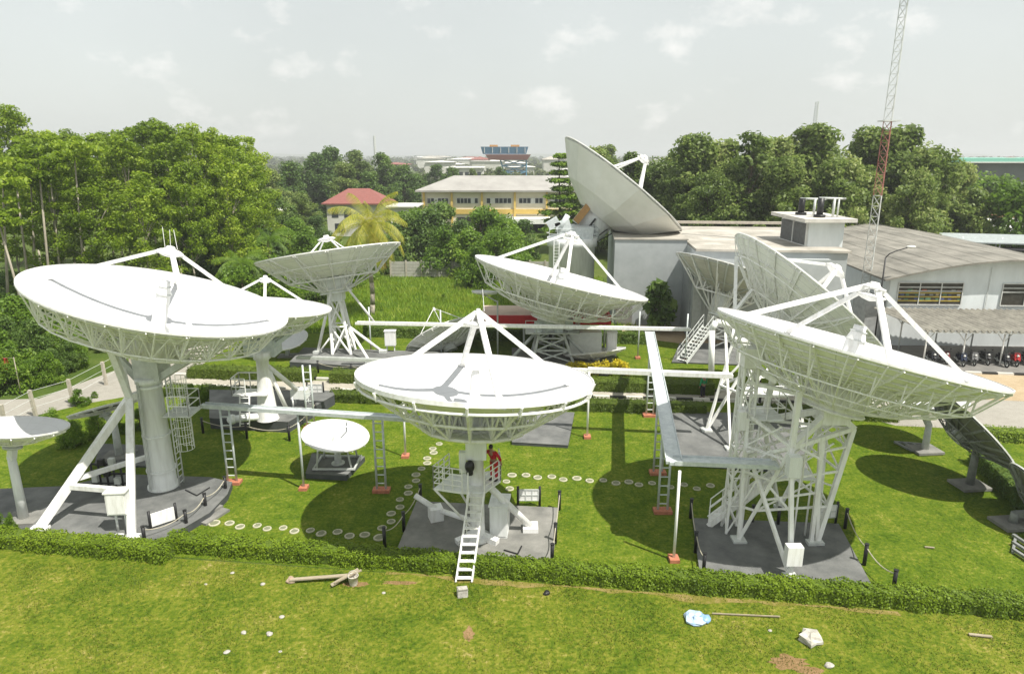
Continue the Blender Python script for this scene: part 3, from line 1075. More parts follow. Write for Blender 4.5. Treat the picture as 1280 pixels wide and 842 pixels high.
mb.bar(K[0], f7.at(.84, 180, -.2), .2); mb.bar(K[0] + V(-.6, 0, 1), f7.at(.5, 190, -.36), .18); mb.bar(K[0] + V(-.6, 0, 1), K[0], .2)
mb.poly([P(889, 470, 38.6), P(890, 412, 38.6), P(895, 402, 38.6), P(920, 408, 39)], .18, 8)
mb.bar(P(938, 470, 39), P(930, 436, 39), .3)
mb.frame_box(P(931, 438, 38.8), V(.4, 0, 0), V(0, .3, 0), V(0, 0, .7))
mb.build('brace_frame', WHITE2, d7)
mb = MB(); mb.box(14.0, 17.2, 37.2, 38.6, 2.6, 2.68); mb.build('landing', PALEGREY, d7)
railing(d7, [(14.0, 37.2, 2.68), (17.2, 37.2, 2.68)], 1.0, WHITE2)

# --- dish with dark ribs half hidden by its neighbour
b8 = G(905, 428, .15)
d8 = thing('satellite_dish', b8, 'beige-backed dish with dark radial ribs before the grey building, half hidden by the steep dish', 'antenna', GRP)
f8 = dish_frame(917, 336, 58, 74, 6, 16, 'back', .42)
reflector(f8, d8, outer=DISH_MESHY)
back_ribs(f8, d8, 18, 2, w=.09, m=GREYP, r0=.12)
back_truss(f8, d8, 12, ((1, -.02), (.5, -.50), (.15, -.8)), r=.05, diag=False, m=WHITE, rings=(1, 2))
hub(f8, d8, .15, -.42, -.85, PALEGREY)
hb = f8.at(0, 0, -.85)
mb = MB(); lattice(mb, sq(b8, 1.3, .15), sq(V(hb.x, hb.y, 0), .5, hb.z), .1, 3); mb.build('lattice_mast', WHITE2, d8)
stairs(d8, G(852, 452, .1), P(885, 408, 54.5), .9, GREYP)

# --- antenna with the railed box platform
b9 = G(335, 523, .7)
d9 = thing('satellite_dish', b9, 'white dish on a cone-shaped pillar with a small railed ladder platform and one long strut', 'antenna', GRP)
f9 = dish_frame(328, 383, 40, 86, 12, 2, 'front', .30)
reflector(f9, d9)
back_truss(f9, d9, 16, ((1, -.03), (.55, -.36), (.2, -.48)), r=.045, diag=False, m=WHITE2, rings=(1, 2), mids=((.78, -.19),))
hub(f9, d9, .22, -.28, -.52, PALEGREY)
feed_cone(f9, d9, .06, .04, .12)
subreflector(f9, d9, .38, .1, ((200, .85), (20, .85), (-70, .85), (110, .85)), w=.14, apex=.43)
hb = f9.at(0, 0, -.52)
mb = MB(); mb.lathe((b9.x, b9.y, 0), V(1, 0, 0), V(0, 1, 0), V(0, 0, 1), [(.66, .7), (.6, .9), (.36, 3.6), (.36, hb.z - .9), (.5, hb.z - .8), (.5, hb.z - .4)], n=24, cap1=True); mb.build('pedestal', WHITE, d9)
mb = MB(); mb.frame_box((V(b9.x, b9.y, hb.z - .5) + hb) / 2, V(.9, 0, 0), V(0, .7, 0), V(0, 0, .5)); mb.bar(V(b9.x, b9.y, hb.z - .6), f9.at(.5, 340, -.36), .25); mb.build('yoke', GALV, d9)
e = G(375, 490, 1.6)
mb = MB(); mb.tube(V(b9.x + .3, b9.y, 4.0), e, .15); mb.build('leg', WHITE, d9)
mb = MB(); mb.frame_box(e + V(0, 0, -.05), V(.5, 0, 0), V(0, .35, 0), V(0, 0, .3))
for dx in (-.4, .4):
    mb.tube(e + V(dx, .2, -.2), V(e.x + dx, e.y + .2, .7), .06); mb.tube(e + V(dx, -.3, -.2), V(e.x + dx, e.y - .3, .7), .06)
mb.build('leg_stand', PALEGREY, d9)
mb = MB(); mb.tube(V(b9.x + .2, b9.y + .1, 4.0), V(b9.x + 1.0, b9.y + .8, .7), .13); mb.build('leg', WHITE, d9)
zp = P(303, 478, 40).z
mb = MB(); mb.box(b9.x - 1.7, b9.x + .3, b9.y - .7, b9.y + .5, zp - .07, zp); mb.build('platform', WHITE, d9)
railing(d9, [(b9.x - .9, b9.y - .7, zp), (b9.x - 1.7, b9.y - .7, zp), (b9.x - 1.7, b9.y + .5, zp), (b9.x - .4, b9.y + .5, zp)], 1.0, WHITE, levels=(.5, 1.), step=.7, r=.035)
ladder(d9, (b9.x - .95, b9.y - 1.2, .7), (b9.x - .95, b9.y - .75, zp), .55, (1, 0, 0), WHITE, r=.045)
mb = MB(); mb.tube(V(b9.x - .2, b9.y - .2, .95), V(b9.x - 1.9, b9.y - .6, .9), .22, n=12); mb.sphere(V(b9.x - 1.9, b9.y - .6, .9), .3); mb.build('base_drum', PALEGREY, d9)


# ------------------------------------------------------------------ small dishes
def small_dish(px, py, Y, a, b, tilt, side, base, label, depth=.22, z0=0.0, post_r=.16, m_out=None, ribs=12, tripod=True, boom=False, plate=True, sub=.45, post_m=None, rings=2, deepribs=False, rib_m=None):
    fr = dish_frame(px, py, Y, a, b, tilt, side, depth)
    root = thing('satellite_dish', V(base.x, base.y, z0), label, 'antenna', 'small dishes on the lawn')
    reflector(fr, root, outer=m_out, nr=6, ns=48, thick=.03, rimw=.05)
    back_ribs(fr, root, ribs, rings, w=.04, off=.03, m=rib_m)
    if deepribs:
        back_truss(fr, root, 12, ((1, -.02), (.5, -.3), (.2, -.38)), r=.025, diag=False, rings=(1, 2), m=rib_m)
    hub(fr, root, .16, -depth, -depth - .16, GREYP)
    hb = fr.at(0, 0, -depth - .15)
    mb = MB()
    t = V(base.x, base.y, hb.z - .5 if hb.z > 1.2 else hb.z)
    mb.tube(V(base.x, base.y, z0), t, post_r * 1.25, post_r, n=14)
    mb.tube(V(base.x, base.y, z0 + .05), V(base.x, base.y, z0 + .0), post_r * 2.2, n=14)
    mb.bar(t - V(0, 0, .1), hb, post_r * 1.6)
    mb.build('post', post_m or GREYP, root)
    if tripod:
        R = fr.R
        mb = MB(); mb.lathe(fr.at(0, 0, sub), fr.ex, fr.ey, fr.n, [(.1, -.15), (.13, 0), (.1, .18)], n=12, cap0=True, cap1=True); mb.build('feed_horn', WHITE2, root)
        for az in (90, 210, 330):
            mb = MB(); mb.tube(fr.at(.85, az, fr.surf(.85)), fr.at(.04, az, sub), .03); mb.build('strut', WHITE, root)
    if boom:
        mb = MB(); mb.poly([fr.at(.98, 85, 0), fr.at(.55, 60, .12), fr.at(.25, 20, .25)], .04); mb.build('feed_arm', WHITE2, root)
        mb = MB(); mb.lathe(fr.at(0, 0, -depth), fr.ex, fr.ey, fr.n, [(.2, 0), (.13, .15), (.06, .45)], n=12, cap1=True); mb.build('feed_horn', GREYP, root)
    if plate:
        mb = MB(); mb.box(base.x - .75, base.x + .75, base.y - .6, base.y + .6, z0 - .05, z0 + .08, .1, (base.x, base.y)); mb.build('base_plate', PAD, root)
    return root, fr


small_dish(358, 424, 54, 27, 12, -15, 'front', V(P(358, 424, 54).x, 54, 0), 'small white dish peeking out under the cone-pillar dish', tripod=False)
r11, f11 = small_dish(419, 544, 32.9, 42, 20, 2, 'front', V(P(419, 544, 32.9).x, 33.1, .3), 'small low white dish with a bent feed arm on a grey plinth in the lawn', tripod=False, boom=True, depth=.2, z0=.3, plate=False)
mb = MB()
c = V(P(419, 544, 32.9).x, 33.0, 0)
for dx, dy in ((-.9, -.7), (.9, -.7), (.9, .7), (-.9, .7)):
    mb.tube(V(c.x + dx, c.y + dy, .3), f11.at(.55, math.degrees(math.atan2(dy, dx)), -.18), .05)
for dy in (-.8, .8): mb.bar(V(c.x - 1.1, c.y + dy, .4), V(c.x + 1.1, c.y + dy, .4), .08)
for dx in (-1.05, 1.05): mb.bar(V(c.x + dx, c.y - .8, .4), V(c.x + dx, c.y + .8, .4), .08)
mb.build('support_frame', GREYP, r11)
small_dish(14, 533, 27.7, 73, 13, -2, 'front', G(30, 648, .2), 'low white dish on a grey post behind the end of the shorter hedge', z0=.2, depth=.3, post_r=.17, post_m=PALEGREY, deepribs=True, ribs=16, tripod=False)
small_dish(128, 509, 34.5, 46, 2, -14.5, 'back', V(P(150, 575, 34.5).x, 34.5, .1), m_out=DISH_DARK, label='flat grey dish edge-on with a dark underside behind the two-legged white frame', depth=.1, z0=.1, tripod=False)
small_dish(556, 420, 56, 52, 16, -22, 'back', V(P(556, 450, 56).x, 56, 0), 'small dish with a ribbed grey back below the thin overhead tray', ribs=24, rings=5, sub=.75)
small_dish(743, 438, 53, 39, 2.5, -6, 'front', V(P(743, 450, 53).x, 53, 0), 'shallow white dish edge-on above the yellow shrubs', tripod=False, depth=.2)
small_dish(606, 364, 54, 16, 1.5, 2, 'front', V(P(622, 400, 54).x, 54, 0), 'tiny flat white dish on a thin pole beside the tilted dish above the shelter', tripod=False, depth=.12, post_r=.06, plate=False)
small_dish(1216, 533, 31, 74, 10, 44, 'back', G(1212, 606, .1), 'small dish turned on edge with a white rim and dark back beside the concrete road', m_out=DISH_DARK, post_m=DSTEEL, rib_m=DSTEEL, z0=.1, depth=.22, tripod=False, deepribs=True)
small_dish(1157, 497, 36, 56, 12, 8, 'front', G(1156, 562, .1), 'small dish hidden under the huge tipped dish with only its post and sledge base showing', z0=.1, tripod=False)
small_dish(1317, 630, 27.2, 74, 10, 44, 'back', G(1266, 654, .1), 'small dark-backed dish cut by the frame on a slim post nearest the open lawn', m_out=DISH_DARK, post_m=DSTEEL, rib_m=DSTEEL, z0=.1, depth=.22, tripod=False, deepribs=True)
q = G(1145, 560)
sl = thing('steel_sledge', q, 'grey steel sledge frame lying on the grass beside a short post', 'steel frame')
mb = MB()
a0 = G(1118, 552, .12); a1 = G(1140, 563, .12)
for i in range(4):
    o = V(.45 * i, -.1 * i, 0); mb.bar(a0 + o, a1 + o, .1)
mb.bar(a0, a0 + V(1.4, -.3, 0), .1); mb.bar(a1, a1 + V(1.4, -.3, 0), .1)
mb.build('frame', DSTEEL, sl)
q = G(1277, 690)
sl = thing('steel_sledge', q, 'grey steel rails on the grass at the picture edge in the round shadow', 'steel frame')
mb = MB()
for i in range(3):
    mb.bar(G(1266, 668 + 9 * i, .15), G(1300, 690 + 9 * i, .15), .12)
mb.bar(G(1270, 668, .08), G(1266, 690, .08), .1)
mb.build('frame', DSTEEL, sl)
# ------------------------------------------------------------------ ground sheets
ROUGH = groundmat('rough_grass', [(.0, (.028, .052, .004)), (.26, (.058, .100, .007)), (.48, (.105, .140, .012)), (.7, (.170, .180, .024)), (.88, (.27, .235, .075)), (1, (.34, .27, .13))], .35, 1.5, 5.5, 1.0, (.5, .42, .7))
LAWN = groundmat('mown_lawn', [(.0, (.033, .064, .004)), (.28, (.060, .106, .007)), (.5, (.090, .137, .010)), (.72, (.135, .170, .017)), (1, (.25, .235, .065))], .45, 1.8, 6.5, 1.0, (.5, .4, .75))
WILD = groundmat('wild_ground', [(.0, (.03, .05, .012)), (.4, (.055, .09, .015)), (.65, (.10, .125, .03)), (1, (.17, .14, .08))], .03, .3, 5, .6)
MEADOW = groundmat('tall_meadow', [(.0, (.05, .10, .010)), (.45, (.095, .175, .014)), (1, (.16, .22, .03))], .12, 1.1, 12, 1.0, (.35, .35, .3), .3)
ROADM = groundmat('road_concrete', [(.0, (.20, .19, .16)), (.5, (.29, .275, .24)), (1, (.38, .36, .32))], .3, 2.5, 25, .2, (.3, .4, .3))
DIRT = groundmat('bare_dirt', [(.0, (.24, .18, .11)), (.5, (.36, .28, .18)), (1, (.48, .40, .28))], .4, 2.5, 20, .3)
BEDM = groundmat('bare_soil', [(.0, (.09, .11, .012)), (.4, (.17, .16, .03)), (.6, (.24, .19, .07)), (1, (.36, .26, .13))], .9, 4, 20, .5, (.6, .5, .4))


def sheet(name, pts, z, m, label=None, sub=1):
    mb = MB()
    mb.add([(p[0], p[1], z) for p in pts], [tuple(range(len(pts)))])
    o = mb.build(name, m, None, origin=(0, 0, 0))
    o['kind'] = 'structure'
    return o


sheet('ground', [(-4000, -200), (4000, -200), (4000, 6000), (-4000, 6000)], 0, WILD)
hx = lambda X: 25.1 + (X + 14.1) * (20.9 - 25.1) / (18.2 + 14.1)   # front foot of the long hedge


def bed(X, w, s):
    return hx(X) - w * (.5 + .5 * math.sin(X * 1.7 + s)) - .1


sheet('rough_meadow', [(-60, 5), (60, 5), (60, 20), (30, 19.8), (-14.1, 24.8), (-30, 26.5), (-60, 30)], .004, ROUGH)
sheet('lawn', [(-30, 27), (-14.1, 24.9), (30, 19.6), (42, 24), (34, 40), (24, 42.8), (-28, 48.5), (-30, 40)], .008, LAWN)
pts = [(x, hx(x) - .06) for x in np.linspace(-5, 14, 40)] + [(x, hx(x) - .12 - .26 * max(0, math.sin(x * .8 + 2.2)) - .16 * max(0, math.sin(x * 2.1)) - .07 * (math.sin(x * 5.3) * .5 + .5)) for x in np.linspace(14, -5, 40)]
sheet('bare_soil_strip', pts, .010, BEDM)
SOILP = groundmat('soil_patch', [(.0, (.10, .09, .02)), (.4, (.20, .13, .06)), (1, (.34, .22, .12))], 1.5, 5, 20, .5, (.4, .5, .5))
for k, (px_, py_, ra_, rb_) in enumerate(((586, 792, .22, .4), (985, 828, .7, .4), (1012, 838, .5, .25), (500, 728, .8, .15), (445, 730, .5, .2))):
    c_ = G(px_, py_); rp_ = np.random.default_rng(k + 5)
    sheet('bare_soil_patch', [(c_.x + ra_ * math.cos(a) * rp_.uniform(.55, 1.15), c_.y + rb_ * math.sin(a) * rp_.uniform(.55, 1.15)) for a in np.linspace(0, 2 * PI, 26)[:-1]], .007 + .0001 * k, SOILP)
sheet('strip_path', [(-30, 49.0), (-30, 46.6), (24, 42.3), (24, 44.4)], .012, mat('path_concrete', (.42, .39, .33), (.30, .28, .23), rough=.9, scale=1.2))
sheet('back_lawn', [(-30, 49.0), (24, 44.2), (30, 58), (-28, 62)], .006, LAWN)
sheet('meadow', [(-24, 62), (13, 60), (11, 92), (-24, 93)], .010, MEADOW)
sheet('bare_dirt', [(10, 60.5), (22, 54), (22, 70), (12, 70)], .016, DIRT)
sheet('concrete_road', [(21, 41.8), (23.5, 39.0), (40, 36.8), (70, 33), (70, 39), (40, 42.6), (27, 44.2), (23, 44.6)], .014, ROADM)
sheet('roadside_dirt', [(23, 44.6), (27, 44.2), (70, 39), (70, 52), (24, 56)], .012, DIRT)
sheet('parking_ground', [(28, 50.5), (60, 46.5), (60, 56), (28, 59)], .016, mat('parking_concrete', (.20, .19, .175), (.14, .135, .125), rough=.9, scale=1.0))
sheet('side_road', [(-60, 37), (-31, 39.9), (-28.2, 43), (-25, 45.2), (-24.5, 47.5), (-24.5, 75), (-28.2, 75), (-29.8, 53), (-32.2, 43.8), (-60, 41.4)], .014, ROADM)
# kerb painted black and white
km = bpy.data.materials.new('kerb_paint'); nt, b_, out = _nodes(km)
tc = nt.nodes.new('ShaderNodeTexCoord'); w = nt.nodes.new('ShaderNodeTexChecker')
w.inputs['Scale'].default_value = 1.0; w.inputs['Color1'].default_value = (.6, .58, .53, 1); w.inputs['Color2'].default_value = (.025, .025, .025, 1)
mp = nt.nodes.new('ShaderNodeMapping'); mp.inputs['Scale'].default_value = (.9, .0001, .0001); mp.inputs['Location'].default_value = (0, .5, .5)
nt.links.new(tc.outputs['Object'], mp.inputs[0]); nt.links.new(mp.outputs[0], w.inputs[0]); nt.links.new(w.outputs[0], b_.inputs[0])


def kerb(a, b, h=.16, w=.22):
    mb = MB(); mb.bar(V(a[0], a[1], h / 2), V(b[0], b[1], h / 2), w, h)
    o = mb.build('kerb', km, None, origin=(0, 0, 0)); o['kind'] = 'structure'; return o


kerb((-26, 46.6), (-16, 45.75)); kerb((-12, 45.4), (24, 42.6)); kerb((27.5, 50.3), (60, 46.2)); kerb((-26, 49.0), (24, 44.4))

# ------------------------------------------------------------------ pads
px_pts = lambda pts, z: [G(x, y, z) for x, y in pts]
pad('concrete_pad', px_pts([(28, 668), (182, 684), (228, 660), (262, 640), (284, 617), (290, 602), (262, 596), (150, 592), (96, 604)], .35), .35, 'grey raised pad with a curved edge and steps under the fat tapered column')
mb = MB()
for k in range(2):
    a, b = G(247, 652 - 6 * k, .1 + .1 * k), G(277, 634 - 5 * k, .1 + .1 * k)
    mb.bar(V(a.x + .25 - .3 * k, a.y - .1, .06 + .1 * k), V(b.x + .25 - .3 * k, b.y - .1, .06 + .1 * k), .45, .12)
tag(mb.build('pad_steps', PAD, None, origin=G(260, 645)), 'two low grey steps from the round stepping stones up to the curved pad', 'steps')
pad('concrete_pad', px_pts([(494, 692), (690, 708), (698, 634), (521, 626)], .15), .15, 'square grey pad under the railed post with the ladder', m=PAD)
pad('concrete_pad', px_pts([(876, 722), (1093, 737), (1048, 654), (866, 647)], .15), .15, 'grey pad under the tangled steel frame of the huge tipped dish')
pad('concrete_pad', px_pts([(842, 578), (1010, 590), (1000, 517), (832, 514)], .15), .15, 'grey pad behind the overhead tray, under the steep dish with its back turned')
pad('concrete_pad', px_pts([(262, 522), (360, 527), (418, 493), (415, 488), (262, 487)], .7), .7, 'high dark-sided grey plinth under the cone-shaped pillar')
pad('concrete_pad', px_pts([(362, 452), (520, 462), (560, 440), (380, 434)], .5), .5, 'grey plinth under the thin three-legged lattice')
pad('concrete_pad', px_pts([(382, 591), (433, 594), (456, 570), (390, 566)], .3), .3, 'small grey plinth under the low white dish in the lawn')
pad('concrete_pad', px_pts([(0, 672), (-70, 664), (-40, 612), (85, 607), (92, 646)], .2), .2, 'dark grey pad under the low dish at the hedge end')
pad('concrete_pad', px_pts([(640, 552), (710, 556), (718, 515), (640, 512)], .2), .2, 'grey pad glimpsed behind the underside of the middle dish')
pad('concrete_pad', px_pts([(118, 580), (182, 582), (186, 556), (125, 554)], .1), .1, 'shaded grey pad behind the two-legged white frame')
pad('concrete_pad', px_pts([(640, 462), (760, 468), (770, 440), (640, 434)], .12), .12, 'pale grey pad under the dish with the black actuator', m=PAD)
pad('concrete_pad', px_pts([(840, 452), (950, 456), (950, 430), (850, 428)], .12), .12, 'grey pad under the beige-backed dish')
# loose bent rods lying on the pads
for a, b, c, z, lb in (((232, 612), (246, 619), (262, 609), .37, 'bent dark rod lying on the curved pad'), ((630, 687), (647, 692), (652, 682), .17, 'bent dark rod lying on the square pad')):
    mb = MB(); mb.poly([G(*a, z), G(*b, z), G(*c, z)], .035)
    tag(mb.build('bent_rod', BLACK, None, origin=G(*b, z)), lb, 'rod')

# ------------------------------------------------------------------ overhead cable trays
def tray(name, pts, w, label, h=.12, m=GALV):
    root = thing(name, V(pts[0].x, pts[0].y, 0), label, 'cable tray', 'overhead cable trays')
    mb = MB()
    for k_, (a, b) in enumerate(zip(pts, pts[1:])):
        d = (b - a).normalized(); dz = V(0, 0, .006 * k_)
        mb.bar(a - d * w * .3 + dz, b + d * w * .3 + dz, w, h)
    mb.build('tray', m, root)
    mb = MB()
    for k_, (a, b) in enumerate(zip(pts, pts[1:])):
        d = (b - a).normalized(); s = V(-d.y, d.x, 0).normalized()
        for t in (-1, 1):
            mb.bar(a + s * t * w * .5 + V(0, 0, .04 + .006 * k_), b + s * t * w * .5 + V(0, 0, .04 + .006 * k_), .04, h + .06)
    mb.build('side_rail', m, root)
    return root


def tray_post(root, p, z, double=True, m=GALV, wd=None):
    wd = wd or V(1, 0, 0)
    mb = MB()
    if double:
        for s in (-.22, .22):
            mb.tube(p + wd * s, V(p.x, p.y, z - .06) + wd * s, .055)
        k = int(z / .45)
        for i in range(1, k):
            mb.tube(p + wd * -.22 + V(0, 0, i * .45), p + wd * .22 + V(0, 0, i * .45), .03, n=5)
    else:
        mb.tube(p, V(p.x, p.y, z - .06), .06)
    po = mb.build('post', m, root)
    mb = MB(); mb.frame_box(p + V(0, 0, .07), V(.42 if double else .2, 0, 0), V(0, .24, 0), V(0, 0, .09)); mb.build('footing', ORANGE, po)


ZT = 4.05
t1 = tray('cable_tray', [G(254, 507, ZT), G(560, 527, ZT)], .42, 'pale overhead tray running across the lawn to the middle dish')
for x, y, dbl in ((291, 604, True), (380, 611, False), (477, 614, True)):
    p = G(x, y)
    tray_post(t1, p, ZT, dbl)
t2 = tray('cable_tray', [G(812, 416, ZT), G(842, 576, ZT), G(966, 581, ZT)], .62, 'wide pale overhead tray running away from the huge tipped dish, with an elbow')
for x, y, dbl in ((828, 640, True), (842, 700, False), (822, 592, True), (812, 520, True)):
    p = G(x, y)
    if y == 640: p.x += 0
    tray_post(t2, p, ZT, dbl, WHITE2 if y == 700 else GALV)
t3 = tray('cable_tray', [G(735, 463, ZT), G(914, 470, ZT)], .3, 'narrow overhead pipe tray crossing under the wide tray', h=.2, m=WHITE2)
tray_post(t3, G(734, 547), ZT, False, WHITE2); tray_post(t3, G(650, 541), ZT, False, WHITE2)
mb = MB(); mb.bar(G(735, 463, ZT + .005), G(640, 459, ZT + .005), .29, .19); mb.build('tray', WHITE2, t3)
t4 = tray('cable_tray', [G(446, 404, 4.0), G(862, 412, 4.0)], .3, 'long thin overhead tray before the bright green clearing', h=.15, m=WHITE2)
for x, y in ((464, 441), (552, 446), (797, 448), (856, 452)):
    tray_post(t4, G(x, y), 4.0, False)
t5 = tray('cable_tray', [G(372, 447, 3.9), G(505, 452, 3.9)], .22, 'thin dark overhead pipe behind the cone-shaped pillar', h=.12, m=GREYP)
tray_post(t5, G(389, 536), 4.1, True); tray_post(t5, G(507, 571), 4.3, False, WHITE2)
# ------------------------------------------------------------------ bollards and ropes round the pads
def rope_line(pts, z, label, h=.95, rope=True):
    ps = [G(x, y, z) for x, y in pts]
    for k, p in enumerate(ps):
        mb = MB(); mb.tube(p, p + V(0, 0, h), .075, n=10); mb.tube(p + V(0, 0, h), p + V(0, 0, h + .03), .09, n=10)
        tag(mb.build('bollard', BLACK, None, origin=p), label, 'bollard', label)
    if rope:
        mb = MB()
        for a, b in zip(ps, ps[1:]):
            pr = None
            for i in range(9):
                t = i / 8
                c = a.lerp(b, t) + V(0, 0, h * .85 - 1.6 * h * .5 * t * (1 - t) * 1.1)
                if pr is not None: mb.tube(pr, c, .022, n=5)
                pr = c
        tag(mb.build('barrier_rope', ROPE, None, origin=ps[0]), 'sagging rope between the ' + label, 'rope')


rope_line([(182, 683), (234, 662), (258, 640), (283, 618)], .0, 'black bollards along the curved pad')
rope_line([(481, 684), (505, 664), (526, 628)], .0, 'black bollards in the shade of the square pad')
rope_line([(690, 706), (694, 679), (699, 637)], .0, 'black bollards on the sunny edge of the square pad')
rope_line([(879, 718), (869, 690), (863, 647)], .0, 'black bollards between the tray elbow and the tangled steel frame')
rope_line([(1056, 660), (1080, 706), (1116, 740)], .0, 'black bollards on the open lawn side of the tangled steel frame')
rope_line([(254, 541), (309, 548), (362, 551), (395, 520)], .0, 'black bollards round the high plinth of the cone-shaped pillar')
rope_line([(940, 655), (972, 658)], .0, 'black bollards behind the steel stair', rope=False)
rope_line([(398, 466), (440, 470), (478, 472)], .0, 'black bollards along the plinth of the three-legged lattice')
rope_line([(845, 575), (838, 545)], .0, 'black bollards beside the wide tray behind its elbow', rope=False)


# ------------------------------------------------------------------ signs
def sign(x, y, w, hgt, label, rot=0.0, z0=.0, lift=.35, grid=False, postm=None):
    p = G(x, y, z0)
    root = thing('info_sign', p, label, 'sign', 'white boards on two black posts')
    R = Matrix.Rotation(rot, 3, 'Z'); ex, ey = R @ V(1, 0, 0), R @ V(0, 1, 0)
    for s in (-1, 1):
        q = p + ex * s * (w / 2 + .06)
        mb = MB(); mb.tube(q, q + V(0, 0, lift + hgt + .15), .06, n=8); mb.build('post', postm or BLACK, root)
    mb = MB(); mb.frame_box(p + V(0, 0, lift + hgt / 2), ex * w / 2, ey * .025, V(0, 0, hgt / 2)); bd = mb.build('board', WHITE, root)
    if grid:
        mb = MB()
        for i in range(3):
            mb.frame_box(p + V(0, 0, lift + hgt * i / 2) - ey * .035, ex * w / 2, ey * .012, V(0, 0, .022))
        for i in range(4):
            mb.frame_box(p + V(0, 0, lift + hgt / 2) + ex * (w * (i / 3 - .5)) - ey * .035, ex * .02, ey * .013, V(0, 0, hgt / 2))
        mb.build('grid_frame', GREYP, bd)
    return root


sign(206, 662, .95, .6, 'white board on black posts by the steps of the curved pad', .75, .1)
sign(661, 633, .9, .55, 'white gridded board on black posts at the back of the square pad', .0, .0, grid=True)
sign(395, 497, .95, .6, 'white gridded board beside the high plinth of the cone-shaped pillar', .0, .3, grid=True)
sign(1032, 655, .8, .6, 'white gridded board behind the legs of the tangled steel frame', .1, .0, grid=True)
q = G(489, 446)
root = thing('field_cabinet', q, 'small white cabinet on thin legs near the end of the thin tray', 'cabinet')
cabinet(root, q + V(0, 0, 1.0), .85, .5, 1.2, WHITE, 0, 'box')
mb = MB()
for s in (-.3, .3): mb.tube(q + V(s, 0, 0), q + V(s, 0, 1.0), .05)
mb.build('leg', GREYP, root)

# ------------------------------------------------------------------ stepping stones
sm = bpy.data.materials.new('stepping_stone'); nt, b_, out = _nodes(sm)
tc = nt.nodes.new('ShaderNodeTexCoord')
mp = nt.nodes.new('ShaderNodeMapping'); mp.inputs['Scale'].default_value = (1, 1, 0)
ln = nt.nodes.new('ShaderNodeVectorMath'); ln.operation = 'LENGTH'
nz = nt.nodes.new('ShaderNodeTexNoise'); nz.inputs['Scale'].default_value = 9
ad = nt.nodes.new('ShaderNodeMath'); ad.operation = 'MULTIPLY_ADD'; ad.inputs[1].default_value = .12
gt = nt.nodes.new('ShaderNodeMath'); gt.operation = 'GREATER_THAN'; gt.inputs[1].default_value = .235
mx = nt.nodes.new('ShaderNodeMix'); mx.data_type = 'RGBA'
mx.inputs[6].default_value = (.17, .18, .11, 1); mx.inputs[7].default_value = (.42, .40, .30, 1)
for a, b in ((tc.outputs['Object'], mp.inputs[0]), (mp.outputs[0], ln.inputs[0]), (tc.outputs['Object'], nz.inputs[0]), (nz.outputs[0], ad.inputs[0]), (ln.outputs['Value'], ad.inputs[2]), (ad.outputs[0], gt.inputs[0]), (gt.outputs[0], mx.inputs[0]), (mx.outputs[2], b_.inputs[0])):
    nt.links.new(a, b)
b_.inputs['Roughness'].default_value = .9


def stones(pts, label, group):
    for k, (x, y, s) in enumerate(pts):
        p = G(x, y, .0)
        mb = MB()
        mb.lathe(p, V(1, 0, 0), V(0, 1, 0), V(0, 0, 1), [(.165, .035), (.185, .055), (.225, .055), (.24, .04), (.24, 0)], n=20, cap0=False)
        n = len(mb.v); mb.add([p + V(.165 * math.cos(2 * PI * i / 20), .165 * math.sin(2 * PI * i / 20), .036) for i in range(20)], [tuple(range(20))])
        o = mb.build('stepping_stone', sm, None, origin=p)
        s *= .9 * random.uniform(.88, 1.1); o.scale = (s * random.uniform(.93, 1.07), s, 1); o.rotation_euler.z = k * 1.3
        tag(o, label, 'stepping stone', group)


g1 = 'stepping stones from the curved pad to the square pad'
stones([(268, 654, 1.3), (287, 654, 1), (300, 658.5, 1), (321.5, 657, 1), (334, 661, 1), (354, 660, 1), (368, 664, 1), (388, 663, 1), (401.5, 667, 1), (422, 665, 1), (437, 670, 1), (456, 668.5, 1), (474, 672, 1.35)], 'round pale-rimmed stepping stone in the row between the curved pad and the square pad', g1)
stones([(477.6, 660, 1), (489, 652, 1), (489, 642, 1), (500, 634, 1), (500, 624.5, 1), (510.5, 616.5, 1), (510.5, 608.5, 1), (520, 601, 1), (520, 593.6, 1), (527, 586, 1), (534, 579, 1), (534, 573, 1), (542, 566, 1), (541, 561, 1), (549, 555, 1)], 'round stepping stone in the shaded row running away beside the square pad', 'stepping stones running away beside the square pad')
stones([(640, 594, 1.25), (657.5, 594, 1), (672, 597, 1), (689.6, 596, 1), (704, 599.6, 1), (721, 598, 1), (737, 601, 1), (754, 600.5, 1), (770, 604, 1), (786, 602.5, 1), (798.6, 606, 1), (815, 604, 1), (838, 609, 1), (855, 606, 1), (871, 611, 1), (888, 607, 1)], 'round pale-rimmed stepping stone in the row from the square pad towards the steel stair', 'stepping stones towards the steel stair')
stones([(633, 602, 1), (637, 611, 1)], 'round stepping stone behind the grey cabinet of the square pad', 'stepping stones behind the grey cabinet')

# ------------------------------------------------------------------ rubbish on the rough meadow
PALEST = mat('pale_stone', (.46, .44, .40), (.30, .28, .25), rough=.9, scale=8, bump=.4, bscale=20)
WOOD = mat('grey_timber', (.40, .35, .26), (.24, .20, .14), rough=.85, scale=3, stretch=(1, 12, 12))


def lump(name, p, r, m, label, cat, seed, flat=.6, group=None):
    rg = np.random.default_rng(seed)
    mb = MB(); mb.sphere(p + V(0, 0, r * flat * .5), r, r * rg.uniform(.7, 1), r * flat, 10, 7)
    c = p + V(0, 0, r * flat * .5)
    mb.v = [tuple(c + (Vector(v) - c) * float(1 + .3 * math.sin(v[0] * 17 + seed) * math.cos(v[1] * 13) + rg.uniform(-.08, .08))) for v in mb.v]
    mb.smooth = [False] * len(mb.smooth)
    return tag(mb.build(name, m, None, origin=p), label, cat, group)


